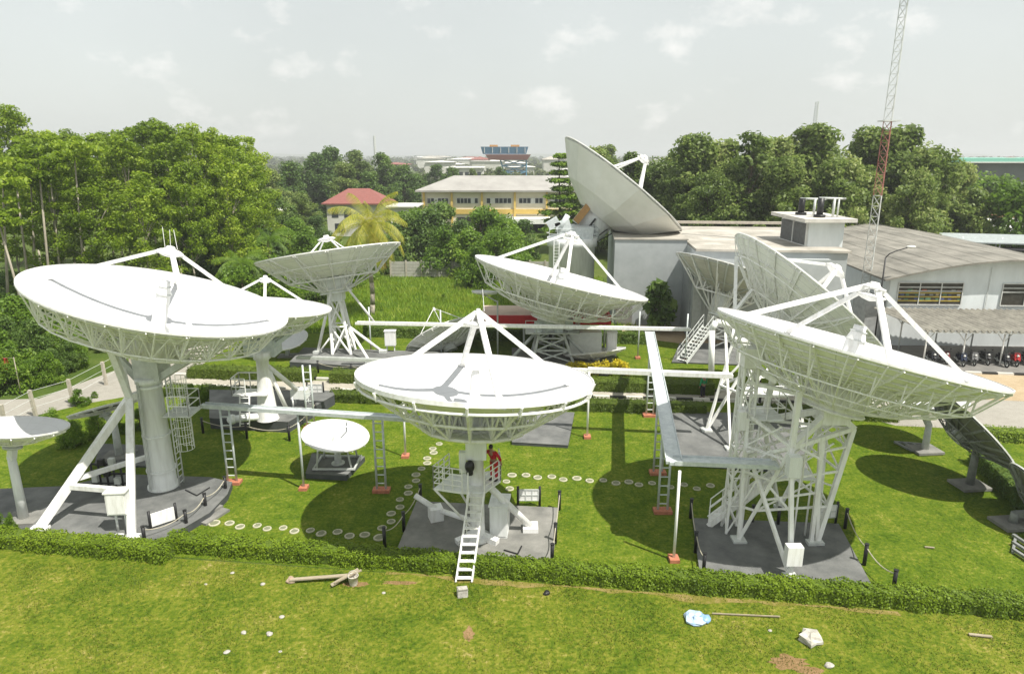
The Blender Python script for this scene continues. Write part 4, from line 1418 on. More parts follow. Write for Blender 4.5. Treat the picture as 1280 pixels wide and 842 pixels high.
q = G(405, 722)
for i, (a, b, za, zb, lb) in enumerate((((362, 724), (440, 718), .15, .22, 'long grey plank lying across a clod before the hedge'), ((414, 731), (448, 711), .1, .4, 'steeper plank leaning on the pail before the hedge'), ((418, 728), (452, 712), .2, .45, 'thin pale batten crossing the planks before the hedge'))):
    mb = MB(); mb.bar(G(*a, za), G(*b, zb), .16 if i < 2 else .07, .05)
    tag(mb.build('plank', WOOD, None, origin=G(*a)), lb, 'plank')
p = G(442, 730)
mb = MB(); mb.lathe(p, V(1, 0, 0), V(0, 1, 0), V(0, 0, 1), [(.15, 0), (.2, .38), (.215, .39), (.2, .4), (.185, .38), (.14, .03)], n=16, cap1=True)
mb.ring(p + V(0, 0, .38), V(1, 0, 0), V(0, .3, .95), .2, .012, n=10, m=4, a0=0, a1=PI)
tag(mb.build('pail', mat('dirty_white_plastic', (.58, .55, .50), (.40, .36, .30), rough=.6, scale=6), None, origin=p), 'dirty white pail standing at the end of the planks', 'pail')
lump('stone', G(364, 727), .22, mat('dirty_clod', (.42, .33, .25), (.30, .22, .16), rough=1, scale=8), 'reddish clod under the end of the long plank', 'stone', 3)
p = G(578, 744)
mb = MB(); mb.frame_box(p + V(0, 0, .16), V(.19, .03, 0), V(-.03, .12, 0), V(0, .02, .16)); mb.frame_box(p + V(.02, -.02, .33), V(.17, .03, 0), V(-.03, .1, 0), V(0, 0, .02))
tag(mb.build('concrete_block', PALEST, None, origin=p), 'pale square block on the grass at the foot of the ladder', 'block')
for k, (x, y, r, lb) in enumerate(((353, 771, .14, 'pale stone nearest below the planks'), (337, 792, .17, 'angular pale slab, larger of a close pair in the rough grass'), (305, 791, .14, 'pale stone beside the angular slab'), (283, 815, .15, 'pale stone lowest of the cluster near the lower frame edge'), (329, 730, .13, 'pale rubble stone beside the end of the planks'), (480, 741, .1, 'small pale stone between planks and ladder'), (963, 788, .1, 'small pale stone short of the white sack'), (1037, 832, .2, 'pale flat stone below the white sack'), (291, 716, .11, 'small stone close to the hedge before the curved pad'), (257, 730, .08, 'tiny stone alone in the grass before the long hedge'), (350, 814, .1, 'dull brown stone beside the lowest pale stone'))):
    lump('stone', G(x, y), r * .72, PALEST, lb, 'stone', 20 + k, .45)
p = G(1012, 800)
lump('sack', p, .39, mat('woven_sack', (.52, .50, .45), (.38, .36, .31), rough=.9, scale=5, bump=.3, bscale=60), 'full white sack lying in the rough grass', 'sack', 41, .5)
p = G(868, 774)
tarp = mat('pale_blue_plastic', (.50, .60, .72), (.32, .45, .66), rough=.35, scale=5)
o = lump('plastic_bag', p, .41, tarp, 'crumpled pale blue plastic bag with a deeper blue end before the hedge', 'bag', 42, .4)
lump_b = MB(); lump_b.sphere(p + V(.33, -.08, .11), .24, .22, .12, 10, 7)
lump_b.v = [tuple(Vector(v) + V(0, 0, .04 * math.sin(v[0] * 23) * math.cos(v[1] * 19))) for v in lump_b.v]
lump_b.build('bag_mouth', mat('blue_plastic', (.16, .30, .55), (.26, .40, .62), rough=.35, scale=5), o)
for a, b, w, lb in (((890, 766), (975, 770), .035, 'long pale stick lying beside the blue bag'), ((1211, 792), (1240, 795), .1, 'short pale batten in the grass near the hedge, far from the sack'), ((1156, 683), (1168, 684), .06, 'short white stick on the mown lawn')):
    mb = MB(); mb.bar(G(*a, .06), G(*b, .07), w, .04)
    tag(mb.build('stick', WOOD, None, origin=G(*a)), lb, 'stick')
p = G(683, 742)
lump('tyre_scrap', p, .14, BLACK, 'dark scrap lying on the bare soil by the hedge', 'scrap', 51, .6)

# ------------------------------------------------------------------ wire fence by the side road
root = thing('wire_fence', G(45, 520), 'wire fence with leaning pale concrete posts along the side road', 'fence')
CONC = mat('post_concrete', (.46, .42, .35), (.34, .31, .25), rough=.9, scale=4)
tops = []
for (x, y, lean) in ((8, 540, 0), (45, 520, -.12), (92, 505, -.1), (133, 481, -.05), (165, 462, 0), (190, 447, 0)):
    p = G(x, y); t = p + V(lean, 0, 1.75); tops.append((p, t))
    mb = MB(); mb.bar(p, t, .18, .18); mb.build('post', CONC, root)
mb = MB()
for (a, b), (c, d) in zip(tops, tops[1:]):
    for k in (.35, .65, .95):
        mb.tube(a.lerp(b, k), c.lerp(d, k), .012, n=4)
mb.build('wire', GREYP, root)
# ------------------------------------------------------------------ buildings
WALLG = mat('grey_wall', (.40, .425, .43), (.33, .355, .36), rough=.8, scale=.7, bump=.05)
WALLW = mat('white_wall', (.70, .74, .75), (.60, .635, .64), rough=.8, scale=.6, stretch=(1.5, 1.5, .5), detail=8)
WALLC = mat('corrugated_grey', (.30, .32, .33), (.24, .26, .27), rough=.6, scale=1.5)
ROOFB = mat('pale_flat_roof', (.47, .44, .39), (.25, .235, .20), rough=.9, scale=.35, detail=9)
ROOFG = mat('grey_roof_sheet', (.27, .255, .222), (.135, .13, .112), rough=.9, scale=.7, detail=9, stretch=(1, .35, 1))
GLASS = mat('window_glass', (.05, .06, .07), (.03, .035, .04), rough=.12, spec=.6)
FRAMEW = mat('window_frame', (.62, .63, .60), (.5, .5, .48), rough=.5)
SK = -.098     # the compound is turned a little


def rot_mb(x0, x1, y0, y1, z0, z1, pv, mb, a=SK):
    mb.box(x0, x1, y0, y1, z0, z1, a, pv)


# grey flat-roofed block, front left corner sheltering the biggest dish
bl = thing('grey_building', V(13, 67, 0), 'grey flat-roofed building with a pale stained roof behind the dishes', 'building')
pv = (13, 67)
mb = MB()
rot_mb(10.0, 16.7, 64.5, 80, 0, 8.3, pv, mb)
rot_mb(16.7, 29.6, 60.0, 80, 0, 7.9, pv, mb)
rot_mb(20.4, 28.0, 59.2, 60.0, 0, 7.4, pv, mb)
mb.build('wall', WALLG, bl)
mb = MB(); rot_mb(9.9, 16.8, 64.4, 80.2, 8.3, 8.42, pv, mb); rot_mb(16.8, 29.8, 59.8, 80.2, 7.9, 8.1, pv, mb)
rf = mb.build('roof', ROOFB, bl)
mb = MB(); rot_mb(10, 29.6, 79.6, 80.1, 8.43, 8.7, pv, mb)
mb.build('parapet', mat('parapet', (.44, .40, .34), (.34, .31, .26), rough=.9), rf)
mb = MB(); rot_mb(16.55, 16.7, 60.2, 64.4, .2, 7.0, pv, mb)
for i in range(11):
    rot_mb(16.48, 16.55, 60.3 + .38 * i, 60.45 + .38 * i, .2, 7.0, pv, mb)
mb.build('cladding', WALLC, bl)
mb = MB(); rot_mb(16.8, 20.3, 59.6, 59.98, 0, 6.4, pv, mb)
for i in range(8):
    rot_mb(17.45 + .36 * i, 17.52 + .36 * i, 59.52, 59.6, 0, 6.4, pv, mb)
mb.build('cladding', mat('pale_cladding', (.5, .51, .49), (.42, .43, .41), rough=.7), bl)
mb = MB(); rot_mb(10.3, 11.9, 64.4, 64.48, .2, 3.0, pv, mb); mb.build('roller_door', mat('door_grey', (.22, .215, .20), (.18, .17, .16), rough=.7), bl)

rh = thing('roof_house', V(26.6, 60, 0), 'small pale house with tall louvres and a flat cap standing up above the grey roof', 'plant room')
pv2 = (26.6, 61)
mb = MB(); mb.box(26.4, 29.5, 61.0, 67.5, 7.9, 10.3, 0, pv2); wl = mb.build('wall', WALLW, rh)
mb = MB(); mb.box(25.6, 30.2, 60.2, 68.3, 10.3, 10.62, 0, pv2); mb.build('roof', mat('cap_roof', (.58, .56, .52), (.46, .44, .40), rough=.9, scale=1), rh)
for y0 in (61.3, 64.3):
    mb = MB(); mb.box(26.28, 26.4, y0, y0 + 2.7, 8.2, 10.05)
    lv = mb.build('louvre_window', mat('louvre_grey', (.10, .105, .105), (.07, .075, .075), rough=.6), rh)
    mb = MB()
    for i in range(18):
        mb.box(26.2, 26.28, y0 + .05 + .15 * i, y0 + .11 + .15 * i, 8.2, 10.05)
    mb.build('slat', mat('slat_grey', (.2, .21, .21), (.15, .155, .155), rough=.6), lv)
    mb = MB(); mb.box(26.22, 26.41, y0 - .12, y0, 8.1, 10.2); mb.build('frame', FRAMEW, lv)
mb = MB(); mb.box(26.15, 26.4, 61, 67.4, 8.12, 8.2); mb.build('ledge', FRAMEW, rh)
for (x, y, hh) in ((27.0, 64.6, 1.5), (27.6, 62.0, 1.7)):
    fl_ = thing('roof_flue', V(x, y, 10.62), 'black flue pipe with a flat T-cap, %s on the flat cap roof' % ('set further back' if y > 63 else 'nearer the front edge'), 'flue')
    mb = MB(); mb.tube(V(x, y, 10.62), V(x, y, 10.62 + hh), .28, n=14); mb.tube(V(x, y, 10.62), V(x, y, 10.85), .5, n=14); mb.build('pipe', BLACK, fl_)
    mb = MB(); mb.tube(V(x - .2, y, 10.62 + hh), V(x + 2.2, y, 10.55 + hh), .09); mb.tube(V(x + 1.2, y, 10.62), V(x + 1.2, y, 10.6 + hh), .12); mb.tube(V(x + 1.6, y, 10.62), V(x + 1.6, y, 10.6 + hh), .08); mb.build('side_pipe', GREYP, fl_)

# long building with the shallow gable and windows
gb = thing('gabled_building', V(32, 57, 0), 'long pale building with a wide shallow grey roof and wide windows behind the parking shelter', 'building')
x0, x1, yb, yf = 32.2, 51.5, 88.0, 57.3
ze, zr, xm = 5.95, 7.55, 41.6
sk = lambda y: (y - 57.3) * .098
mb = MB()
arc = [(x0 + (x1 - x0) * i / 16, ze + (zr - ze) * (1 - abs(2 * i / 16 - 1) ** 1.6)) for i in range(17)]
vs, fs = [], []
for y in (yf, yb):
    vs += [(x + sk(y), y - (x - x0) * .03, 0) for x, z in arc] + [(x + sk(y), y - (x - x0) * .03, z) for x, z in arc]
for o in (0, 34):
    for i in range(16):
        fs.append((o + i, o + i + 1, o + 18 + i, o + 17 + i))
fs.append((0, 17, 51, 34)); fs.append((16, 50, 67, 33))
mb.add(vs, fs); mb.build('wall', WALLW, gb)
mb = MB(); vs = []; ov = 1.0
arc2 = [(x0 - .9 + (x1 - x0 + 1.8) * i / 16, ze - .1 + (zr - ze + .1) * (1 - abs(2 * i / 16 - 1) ** 1.6) + .12) for i in range(17)]
ys = np.linspace(yf - ov, yb, 12)
for y in ys:
    vs += [(x + sk(y), y - (x - x0) * .03, z) for x, z in arc2] + [(x + sk(y), y - (x - x0) * .03, z - .14) for x, z in arc2]
fs = []
for k in range(len(ys) - 1):
    a, b = k * 34, (k + 1) * 34
    for i in range(16):
        fs.append((a + i, a + i + 1, b + i + 1, b + i)); fs.append((a + 17 + i, b + 17 + i, b + 18 + i, a + 18 + i))
    fs.append((a, b, b + 17, a + 17)); fs.append((a + 16, a + 33, b + 33, b + 16))
for o in (0, (len(ys) - 1) * 34):
    for i in range(16):
        fs.append((o + i, o + i + 1, o + 18 + i, o + 17 + i))
mb.add(vs, fs); rf = mb.build('roof', ROOFG, gb)
mb = MB()
for k in range(1, 12):
    t = k / 12
    for i in range(16):
        (xa, za), (xb, zb) = arc2[i], arc2[i + 1]
        if k == 1: pass
    xx = arc2[0][0] + (arc2[16][0] - arc2[0][0]) * t
    zz = ze - .1 + (zr - ze + .1) * (1 - abs(2 * t - 1) ** 1.6) + .15
    mb.bar(V(xx + sk(yf - ov), yf - ov - (xx - x0) * .03, zz), V(xx + sk(yb), yb - (xx - x0) * .03, zz), .04, .01)
mb.build('roof_seam', ROOFG, rf)
def gb_window(xa, xb, za, zb, shelves):
    ya = lambda x: yf - (x - x0) * .03
    mb = MB(); mb.add([(xa, ya(xa) - .03, za), (xb, ya(xb) - .03, za), (xb, ya(xb) - .03, zb), (xa, ya(xa) - .03, zb)], [(0, 1, 2, 3)])
    wn = mb.build('window', mat('shelf_interior', (.06, .055, .045), (.03, .028, .024), rough=.3, scale=3), gb)
    mb = MB()
    for z in (za, zb, za + (zb - za) * .62, za + (zb - za) * .8):
        mb.bar(V(xa, ya(xa) - .08, z), V(xb, ya(xb) - .08, z), .08, .07)
    k = max(1, round((xb - xa) / 1.7))
    for i in range(k + 1):
        x = xa + (xb - xa) * i / k
        mb.bar(V(x, ya(x) - .08, za), V(x, ya(x) - .08, zb), .07, .07)
    mb.build('frame', FRAMEW, wn)
    if shelves:
        mb = MB()
        for z in (.18, .36, .54):
            zz = za + (zb - za) * z
            mb.bar(V(xa + .1, ya(xa) - .045, zz), V(xb - .1, ya(xb) - .045, zz), .02, .09)
        mb.build('shelf', mat('yellow_shelf', (.50, .38, .06), (.38, .28, .05), rough=.6), wn)
        rg = random.Random(4)
        for z in (.2, .4, .58):
            for i in range(9):
                x = xa + .3 + (xb - xa - .6) * (i + rg.uniform(-.25, .25)) / 8
                h_ = rg.uniform(.1, .22); w_ = rg.uniform(.1, .25)
                zz = za + (zb - za) * z + .03
                mb = MB(); mb.box(x - w_, x + w_, ya(x) - .06, ya(x) - .04, zz, zz + h_)
                c = rg.choice([(.35, .12, .08), (.3, .3, .28), (.1, .2, .12), (.4, .33, .2), (.08, .1, .2)])
                mb.build('carton', mat('carton_%d' % int(c[0] * 100), c, None, rough=.8), wn)
gb_window(32.9, 38.3, 3.65, 5.55, True)
gb_window(41.6, 47.5, 3.6, 5.5, False)
mb = MB(); mb.bar(V(40.4, yf - .32, 3.3), V(40.4, yf - .32, 6.9), .04); mb.build('downpipe', GREYP, gb)
mb = MB(); mb.box(30.6, 32.1, 57.6, 60, 0, 4.2); mb.build('annexe', mat('annexe_wall', (.36, .37, .37), (.26, .27, .27), rough=.8), gb)

# parking shelter
cp = thing('parking_shelter', V(33, 51, 0), 'open parking shelter with a sagging corrugated roof on thin steel posts', 'shelter')
CORR = mat('corrugated_sheet', (.31, .295, .25), (.18, .17, .145), rough=.75, scale=1.2)
mb = MB(); vs = []; nx = 500
ca, cb = P(1092, 387, 56.2), P(1125, 416, 51.2)
xL, xR = 31.0, 52.0
for i in range(nx + 1):
    x = xL + (xR - xL) * i / nx
    wv = .075 * math.sin(i * PI / 5.5)
    vs += [(x - .3, 56.6 - (x - xL) * .07, 3.5 + wv), (x + 1.0, 51.4 - (x - xL) * .07, 2.85 + wv), (x + 1.0, 51.4 - (x - xL) * .07, 2.82 + wv), (x - .3, 56.6 - (x - xL) * .07, 3.47 + wv)]
fs = []
for i in range(nx):
    a, b = i * 4, i * 4 + 4
    fs += [(a, a + 1, b + 1, b), (a + 2, a + 3, b + 3, b + 2), (a + 1, a + 2, b + 2, b + 1)]
mb.add(vs, fs); mb.build('roof', CORR, cp)
for i in range(7):
    x = 32.6 + 2.9 * i; y = 51.9 - (x - xL) * .07
    for yy, zz in ((y, 2.8), (y + 3.6, 3.25)):
        mb = MB(); mb.tube(V(x, yy, 0), V(x, yy, zz), .06); po = mb.build('post', WHITE2 if yy == y else GREYP, cp)
        mb = MB(); mb.tube(V(x, yy, zz - .9), V(x - .7, yy, zz - .05), .03); mb.tube(V(x, yy, zz - .9), V(x + .7, yy, zz - .05), .03); mb.build('brace', GREYP, po)
mb = MB(); mb.bar(V(xL + .8, 51.5, 2.72), V(xR + .8, 51.5 - 21 * .07, 2.72), .08, .1); mb.bar(V(xL + .4, 55, 3.2), V(xR, 53.5, 3.2), .08, .1); mb.build('purlin', GREYP, cp)


# motorcycles in the shelter
def wheel(c, r, name, par):
    mb = MB(); mb.ring(c, V(1, 0, 0), V(0, 0, 1), r, .055, n=18, m=6); w = mb.build(name, RUBBER, par)
    mb = MB(); mb.ring(c, V(1, 0, 0), V(0, 0, 1), r * .75, .02, n=14, m=4)
    for i in range(6):
        a = PI * i / 6; d = V(math.cos(a), 0, math.sin(a)) * r * .75
        mb.tube(c - d, c + d, .01, n=4)
    mb.build('rim', GREYP, w)


def motorcycle(x, y, rot, colr, label):
    root = thing('motorcycle', V(x, y, .0), label, 'motorcycle', 'motorcycles parked under the shelter')
    o = V(x, y, 0)
    start = len(root.children)
    wheel(o + V(.62, 0, .3), .26, 'wheel', root); wheel(o + V(-.62, 0, .3), .26, 'wheel', root)
    mb = MB()
    mb.frame_box(o + V(.02, 0, .52), V(.38, 0, .02), V(0, .13, 0), V(-.04, 0, .14))
    mb.frame_box(o + V(-.42, 0, .68), V(.34, 0, .07), V(0, .11, 0), V(-.02, 0, .1))
    mb.frame_box(o + V(.45, 0, .72), V(.09, 0, .04), V(0, .2, 0), V(-.13, 0, .28))
    mb.frame_box(o + V(.64, 0, .6), V(.2, 0, 0), V(0, .07, 0), V(0, 0, .03))
    mb.build('body', mat('bike_' + '_'.join('%d' % int(c * 100) for c in colr), colr, None, rough=.25), root)
    mb = MB(); mb.sphere(o + V(-.3, 0, .82), .42, .14, .08, 12, 6); mb.build('seat', RUBBER, root)
    mb = MB(); mb.poly([o + V(.38, -.36, 1.02), o + V(.46, -.1, .98), o + V(.46, .1, .98), o + V(.38, .36, 1.02)], .022); mb.tube(o + V(.46, 0, .98), o + V(.64, 0, .3), .035)
    for s in (-1, 1):
        mb.tube(o + V(.44, .2 * s, 1.0), o + V(.42, .27 * s, 1.2), .01, n=4); mb.sphere(o + V(.42, .28 * s, 1.22), .02, .07, .045, 8, 5)
    mb.build('handlebar', BLACK, root)
    mb = MB(); mb.sphere(o + V(.58, 0, .84), .07, .1, .09, 10, 6); mb.build('headlight', FRAMEW, root)
    mb = MB(); mb.tube(o + V(-.1, -.16, .3), o + V(-.75, -.18, .38), .05); mb.tube(o + V(.1, -.1, .32), o + V(.1, .1, .32), .16, n=10); mb.build('engine', GREYP, root)
    root.rotation_euler.z = rot
    for ch in root.children:
        pass
    return root


cols = [((.02, .02, .025), 'black'), ((.16, .02, .02), 'dark red'), ((.02, .03, .06), 'dark blue'), ((.22, .22, .22), 'silver'), ((.04, .04, .04), 'charcoal'), ((.02, .02, .025), 'black'), ((.40, .02, .02), 'bright red'), ((.03, .03, .05), 'black')]
where = ['first by the sloping roof end', 'second from the sloping roof end', 'third from the sloping roof end', 'fourth from the sloping roof end', 'fifth from the sloping roof end', 'sixth from the sloping roof end', 'beside the far post']
for i in range(13):
    cc, nm = cols[i % 8]
    x = 33.4 + 1.05 * i; y = 52.3 - (x - 31) * .07 + .3 * math.sin(i * 2.1)
    motorcycle(x, y, -1.75 + .12 * math.sin(i * 1.7), cc, '%s motorcycle parked under the corrugated shelter, %s' % (nm, ['at its open end', 'next to the one at the open end', 'third along the row', 'fourth along the row', 'fifth along the row', 'sixth along the row', 'seventh along the row', 'eighth along the row', 'ninth along the row', 'tenth along the row', 'eleventh along the row', 'twelfth along the row', 'last along the row'][i]))
p = V(42.9, 51.5, 1.5)

# red-edged shelter under the tilted dish
gp = thing('guard_post', G(740, 447), 'low guard post with a red roof edge and a plain white wall panel', 'shelter')
ra, rb = P(600, 403, 56.0), P(764, 408, 55.0)
mb = MB()
mb.box(-2.6, 8.1, 55.4, 60.5, 2.7, 2.86)
mb.build('roof', mat('pink_roof', (.55, .42, .34), (.42, .33, .27), rough=.8, scale=.6), gp)
mb = MB(); mb.box(-2.7, 8.25, 55.2, 55.4, 2.35, 3.15); mb.box(8.1, 8.25, 55.4, 60.5, 2.35, 3.15); mb.build('fascia', RED, gp)
mb = MB(); mb.box(4.7, 7.3, 53.6, 54.6, .0, 2.1); mb.build('wall_panel', mat('panel_white', (.80, .81, .77), (.72, .73, .69), rough=.7), gp)
for x in (-2.3, 1.0, 4.4, 7.8):
    mb = MB(); mb.tube(V(x, 55.7, 0), V(x, 55.7, 2.7), .08); mb.build('post', GREYP, gp)
q = G(765, 447)
fc = thing('field_cabinet', q, 'narrow white cabinet between the guard post and the shallow edge-on dish', 'cabinet')
cabinet(fc, q + V(0, .6, 0), .8, .6, 2.0, WHITE, 0, 'box')

# panel wall behind the meadow
cw = thing('panel_wall', V(-16, 92, 0), 'grey precast concrete panel wall behind the bright meadow', 'wall')
mb = MB()
for i in range(11):
    x = -16.5 + 2.1 * i
    for k in range(5):
        mb.box(x + .1, x + 2.0, 92, 92.08, .02 + .42 * k, .40 + .42 * k)
mb.build('panel', mat('precast', (.42, .41, .37), (.32, .31, .27), rough=.9, scale=1.5), cw)
for i in range(12):
    mb = MB(); mb.box(-16.6 + 2.1 * i, -16.4 + 2.1 * i, 91.9, 92.12, 0, 2.25); mb.build('post', CONC, cw)

# cream school
sc_ = thing('school_building', V(-3, 150, 0), 'two-storey cream building with a grey hipped roof, yellow band and long window strips', 'building')
CREAM = mat('cream_wall', (.66, .62, .50), (.56, .52, .41), rough=.8, scale=.2)
YEL = mat('yellow_band', (.56, .40, .11), (.48, .34, .09), rough=.7)
mb = MB(); mb.box(-19.5, 18, 150, 164, 0, 8.6); mb.build('wall', CREAM, sc_)
mb = MB(); e_ = 1.2
vs = [(-19.5 - e_, 150 - e_, 8.75), (18 + e_, 150 - e_, 8.75), (18 + e_, 164 + e_, 8.75), (-19.5 - e_, 164 + e_, 8.75), (-13, 157, 11.6), (12, 157, 11.6)]
vs += [(x, y, 8.4) for x, y, z in vs[:4]]
mb.add(vs, [(0, 1, 5, 4), (1, 2, 5), (2, 3, 4, 5), (3, 0, 4), (6, 7, 1, 0), (7, 8, 2, 1), (8, 9, 3, 2), (9, 6, 0, 3), (9, 8, 7, 6)])
mb.build('roof', mat('school_roof', (.33, .32, .30), (.26, .25, .235), rough=.8, scale=.3), sc_)
mb = MB(); mb.box(-19.6, 18.1, 149.7, 149.99, 3.7, 4.7); mb.build('band', YEL, sc_)
for x in (-19, -13, -6.5, .6, 7.5, 14):
    mb = MB(); mb.box(x - .22, x + .22, 149.5, 149.99, 0, 8.4); mb.build('pillar', YEL, sc_)
for i in range(5):
    xa = (-18.4, -12.0, -5.6, 1.4, 8.3)[i]; xb = (-13.6, -7.2, .0, 6.8, 13.3)[i]
    mb = MB(); mb.box(xa, xb, 149.9, 149.98, 5.9, 7.1); wn = mb.build('window', FRAMEW, sc_)
    n_ = 6
    mb = MB()
    for k in range(n_):
        if (k * 7 + i) % 5 == 4: continue
        a = xa + .15 + (xb - xa - .2) * k / n_
        mb.box(a, a + (xb - xa) / n_ - .18, 149.84, 149.9, 6.0, 7.0)
    mb.build('pane', GLASS, wn)
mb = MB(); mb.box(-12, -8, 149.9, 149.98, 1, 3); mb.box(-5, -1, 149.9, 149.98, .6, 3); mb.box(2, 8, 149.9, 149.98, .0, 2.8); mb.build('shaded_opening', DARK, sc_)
mb = MB(); mb.box(-1.2, 8.2, 145, 149.7, 3.0, 3.1); mb.frame_box(V(3.5, 145, 2.55), V(4.7, 0, 0), V(0, .06, 0), V(0, 0, .55)); mb.build('awning', WHITE, sc_)
for x in (-.8, 7.6):
    mb = MB(); mb.box(x - .25, x + .25, 145.1, 145.6, -.1, 2.9); mb.build('awning_post', WHITE, sc_)

# red-roofed house, sheds, far roofs
def hip_house(name, x0, x1, y0, y1, ze, zr, wm, rm, label, cat='house', ov=.8, win=()):
    root = thing(name, V((x0 + x1) / 2, y0, 0), label, cat)
    mb = MB(); mb.box(x0, x1, y0, y1, 0, ze); mb.build('wall', wm, root)
    mb = MB(); ins = min((x1 - x0), (y1 - y0)) / 2
    ym = (y0 + y1) / 2
    vs = [(x0 - ov, y0 - ov, ze + .05), (x1 + ov, y0 - ov, ze + .05), (x1 + ov, y1 + ov, ze + .05), (x0 - ov, y1 + ov, ze + .05), (x0 + ins, ym, zr), (x1 - ins, ym, zr)]
    vs += [(x, y, ze - .2) for x, y, z in vs[:4]]
    mb.add(vs, [(0, 1, 5, 4), (1, 2, 5), (2, 3, 4, 5), (3, 0, 4), (6, 7, 1, 0), (7, 8, 2, 1), (8, 9, 3, 2), (9, 6, 0, 3), (9, 8, 7, 6)])
    mb.build('roof', rm, root)
    for (xa, xb, za, zb) in win:
        mb = MB(); mb.box(xa, xb, y0 - .06, y0 - .01, za, zb); mb.build('window', GLASS, root)
    return root


TILE = mat('red_tile', (.27, .10, .085), (.18, .07, .06), rough=.85, scale=2, stretch=(1, 6, 1))
PLAST = mat('pale_plaster', (.58, .57, .53), (.46, .45, .41), rough=.85, scale=.4)
WROOF = mat('white_sheet_roof', (.70, .69, .66), (.56, .55, .52), rough=.6, scale=.2)
hip_house('red_roofed_house', -37.5, -25.6, 140, 147.5, 6.6, 9.4, PLAST, TILE, 'house with a red hipped tile roof among the trees', win=((-36.5, -35.2, 3.8, 5.6), (-34, -32.5, 3.8, 5.6), (-36, -34, .8, 2.6)))
hip_house('low_annexe', -24.2, -19.5, 138, 146, 6.2, 6.6, PLAST, WROOF, 'low white flat-roofed annexe beside the red-roofed house', win=((-23.6, -22, 3.4, 5),))
hip_house('garden_shed', -57.5, -51.5, 156, 162, 4.0, 4.6, mat('shed_wall', (.42, .46, .44), (.3, .34, .32), rough=.8), WROOF, 'small pale shed with a white roof below the dark trees', 'shed', win=((-57, -54.5, 1.5, 3.2),))
hip_house('red_hut', -48.6, -46.6, 118, 120, 7.4, 8.3, mat('hut_red', (.45, .08, .07), (.35, .06, .05), rough=.8), TILE, 'narrow red hut poking out of the greenery beside the tall grove', 'hut', ov=.2)
hip_house('terracotta_house', -95, -84, 230, 240, 6, 10.5, PLAST, TILE, 'terracotta-roofed house far behind the grove edge')
far = [(-52, -36, 420, 450, 12.0, 12.8, 'long white factory roof far off above the trees before the skyline'), (-70, -40, 560, 590, 9, 11, 'pale low warehouse at the skyline, far behind the red-roofed house'), (-31, -14, 330, 350, 10.4, 10.9, 'white low block with a row of dark windows far behind the cream building'), (10, 40, 260, 300, 6.5, 8.4, 'pale sheet-roofed hall behind the cream building and the pine'), (24, 60, 330, 380, 8.5, 11, 'wide white roof stepped behind the pale sheet-roofed hall'), (100, 150, 500, 540, 8, 10, 'far white warehouse glimpsed beside the top of the tallest dish'), (-10, 14, 640, 680, 9, 11, 'tiny far white roof below the blue and red hall')]
for k, (a, b, c, d, e, f_, lb) in enumerate(far):
    w = [(a + (b - a) * (i + .15) / 6, a + (b - a) * (i + .8) / 6, e * .45, e * .8) for i in range(6)] if k in (2,) else ()
    hip_house('warehouse', a, b, c, d, e, f_, PLAST, WROOF, lb, 'warehouse', win=w)
rt_ = random.Random(12)
for k in range(22):
    Yk = rt_.uniform(420, 1500); pxk = rt_.choice([rt_.uniform(325, 720), rt_.uniform(480, 720), rt_.uniform(820, 1270)])
    xk = (pxk - 640) / F * Yk; wk = rt_.uniform(.02, .05) * Yk; zk = rt_.uniform(8.5, 13.0)
    hip_house('town_building', xk - wk / 2, xk + wk / 2, Yk, Yk + 25, zk, zk + rt_.uniform(.8, 2.5), PLAST, (WROOF, WROOF, TILE, ROOFB)[k % 4], 'far low building among the hazy rooftops of the town at the skyline', 'building')['group'] = 'far rooftops of the town'
gw = thing('green_roofed_hall', V(150, 210, 0), 'large dark grey hall with a pale green roof behind the broad trees', 'hall')
mb = MB(); mb.box(137, 260, 215, 260, 0, 14.0); mb.build('wall', mat('dark_cladding', (.13, .14, .145), (.10, .11, .115), rough=.7, scale=.2), gw)
mb = MB(); mb.box(135.5, 262, 213, 262, 14.0, 15.1); mb.build('roof', mat('green_roof', (.22, .52, .42), (.18, .44, .36), rough=.6), gw)
mb = MB(); mb.box(135.4, 262.1, 212.8, 213, 13.7, 14.1); mb.build('eave', FRAMEW, gw)
bw = thing('brick_wall', V(95, 130, 0), 'low red brick wall beyond the white roofs near the green-roofed hall', 'wall')
mb = MB(); mb.box(88, 140, 130, 130.4, 0, 5.2); mb.build('wall', mat('red_brick', (.33, .12, .08), (.24, .085, .06), rough=.9, scale=3), bw)
hip_house('white_roofed_shed', 72, 100, 100, 116, 5.6, 6.5, PLAST, WROOF, 'white sheet-roofed shed behind the broad trees by the brick wall', 'shed')
hip_house('grey_roofed_shed', 66, 90, 86, 96, 4.6, 5.6, PLAST, mat('grey_pink_roof', (.42, .39, .37), (.32, .3, .28), rough=.8, scale=.4), 'dull pinkish roof before the white sheet-roofed shed', 'shed')
pg = thing('open_pergola', V(60, 80, 0), 'dark open-sided walkway roof with thin white struts behind the shallow gable roof', 'walkway')
mb = MB(); mb.frame_box(V(68, 78.5, 6.4), V(16, -4.2, 0), V(.4, 1.6, .35), V(0, 0, .07)); mb.build('roof', mat('pergola_roof', (.36, .40, .40), (.28, .31, .31), rough=.5), pg)
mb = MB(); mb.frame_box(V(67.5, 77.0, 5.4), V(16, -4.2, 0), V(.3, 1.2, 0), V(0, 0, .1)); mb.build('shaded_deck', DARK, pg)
for i in range(8):
    a = V(53 + 4 * i, 80.9 - 1.05 * i, 5.5)
    mb = MB(); mb.tube(a, a + V(1.2, 1.4, 1.0), .07); mb.build('strut', WHITE, pg)
    mb = MB(); mb.tube(V(a.x, a.y + .6, 0), V(a.x, a.y + .6, 6.2), .09); mb.build('post', GREYP, pg)

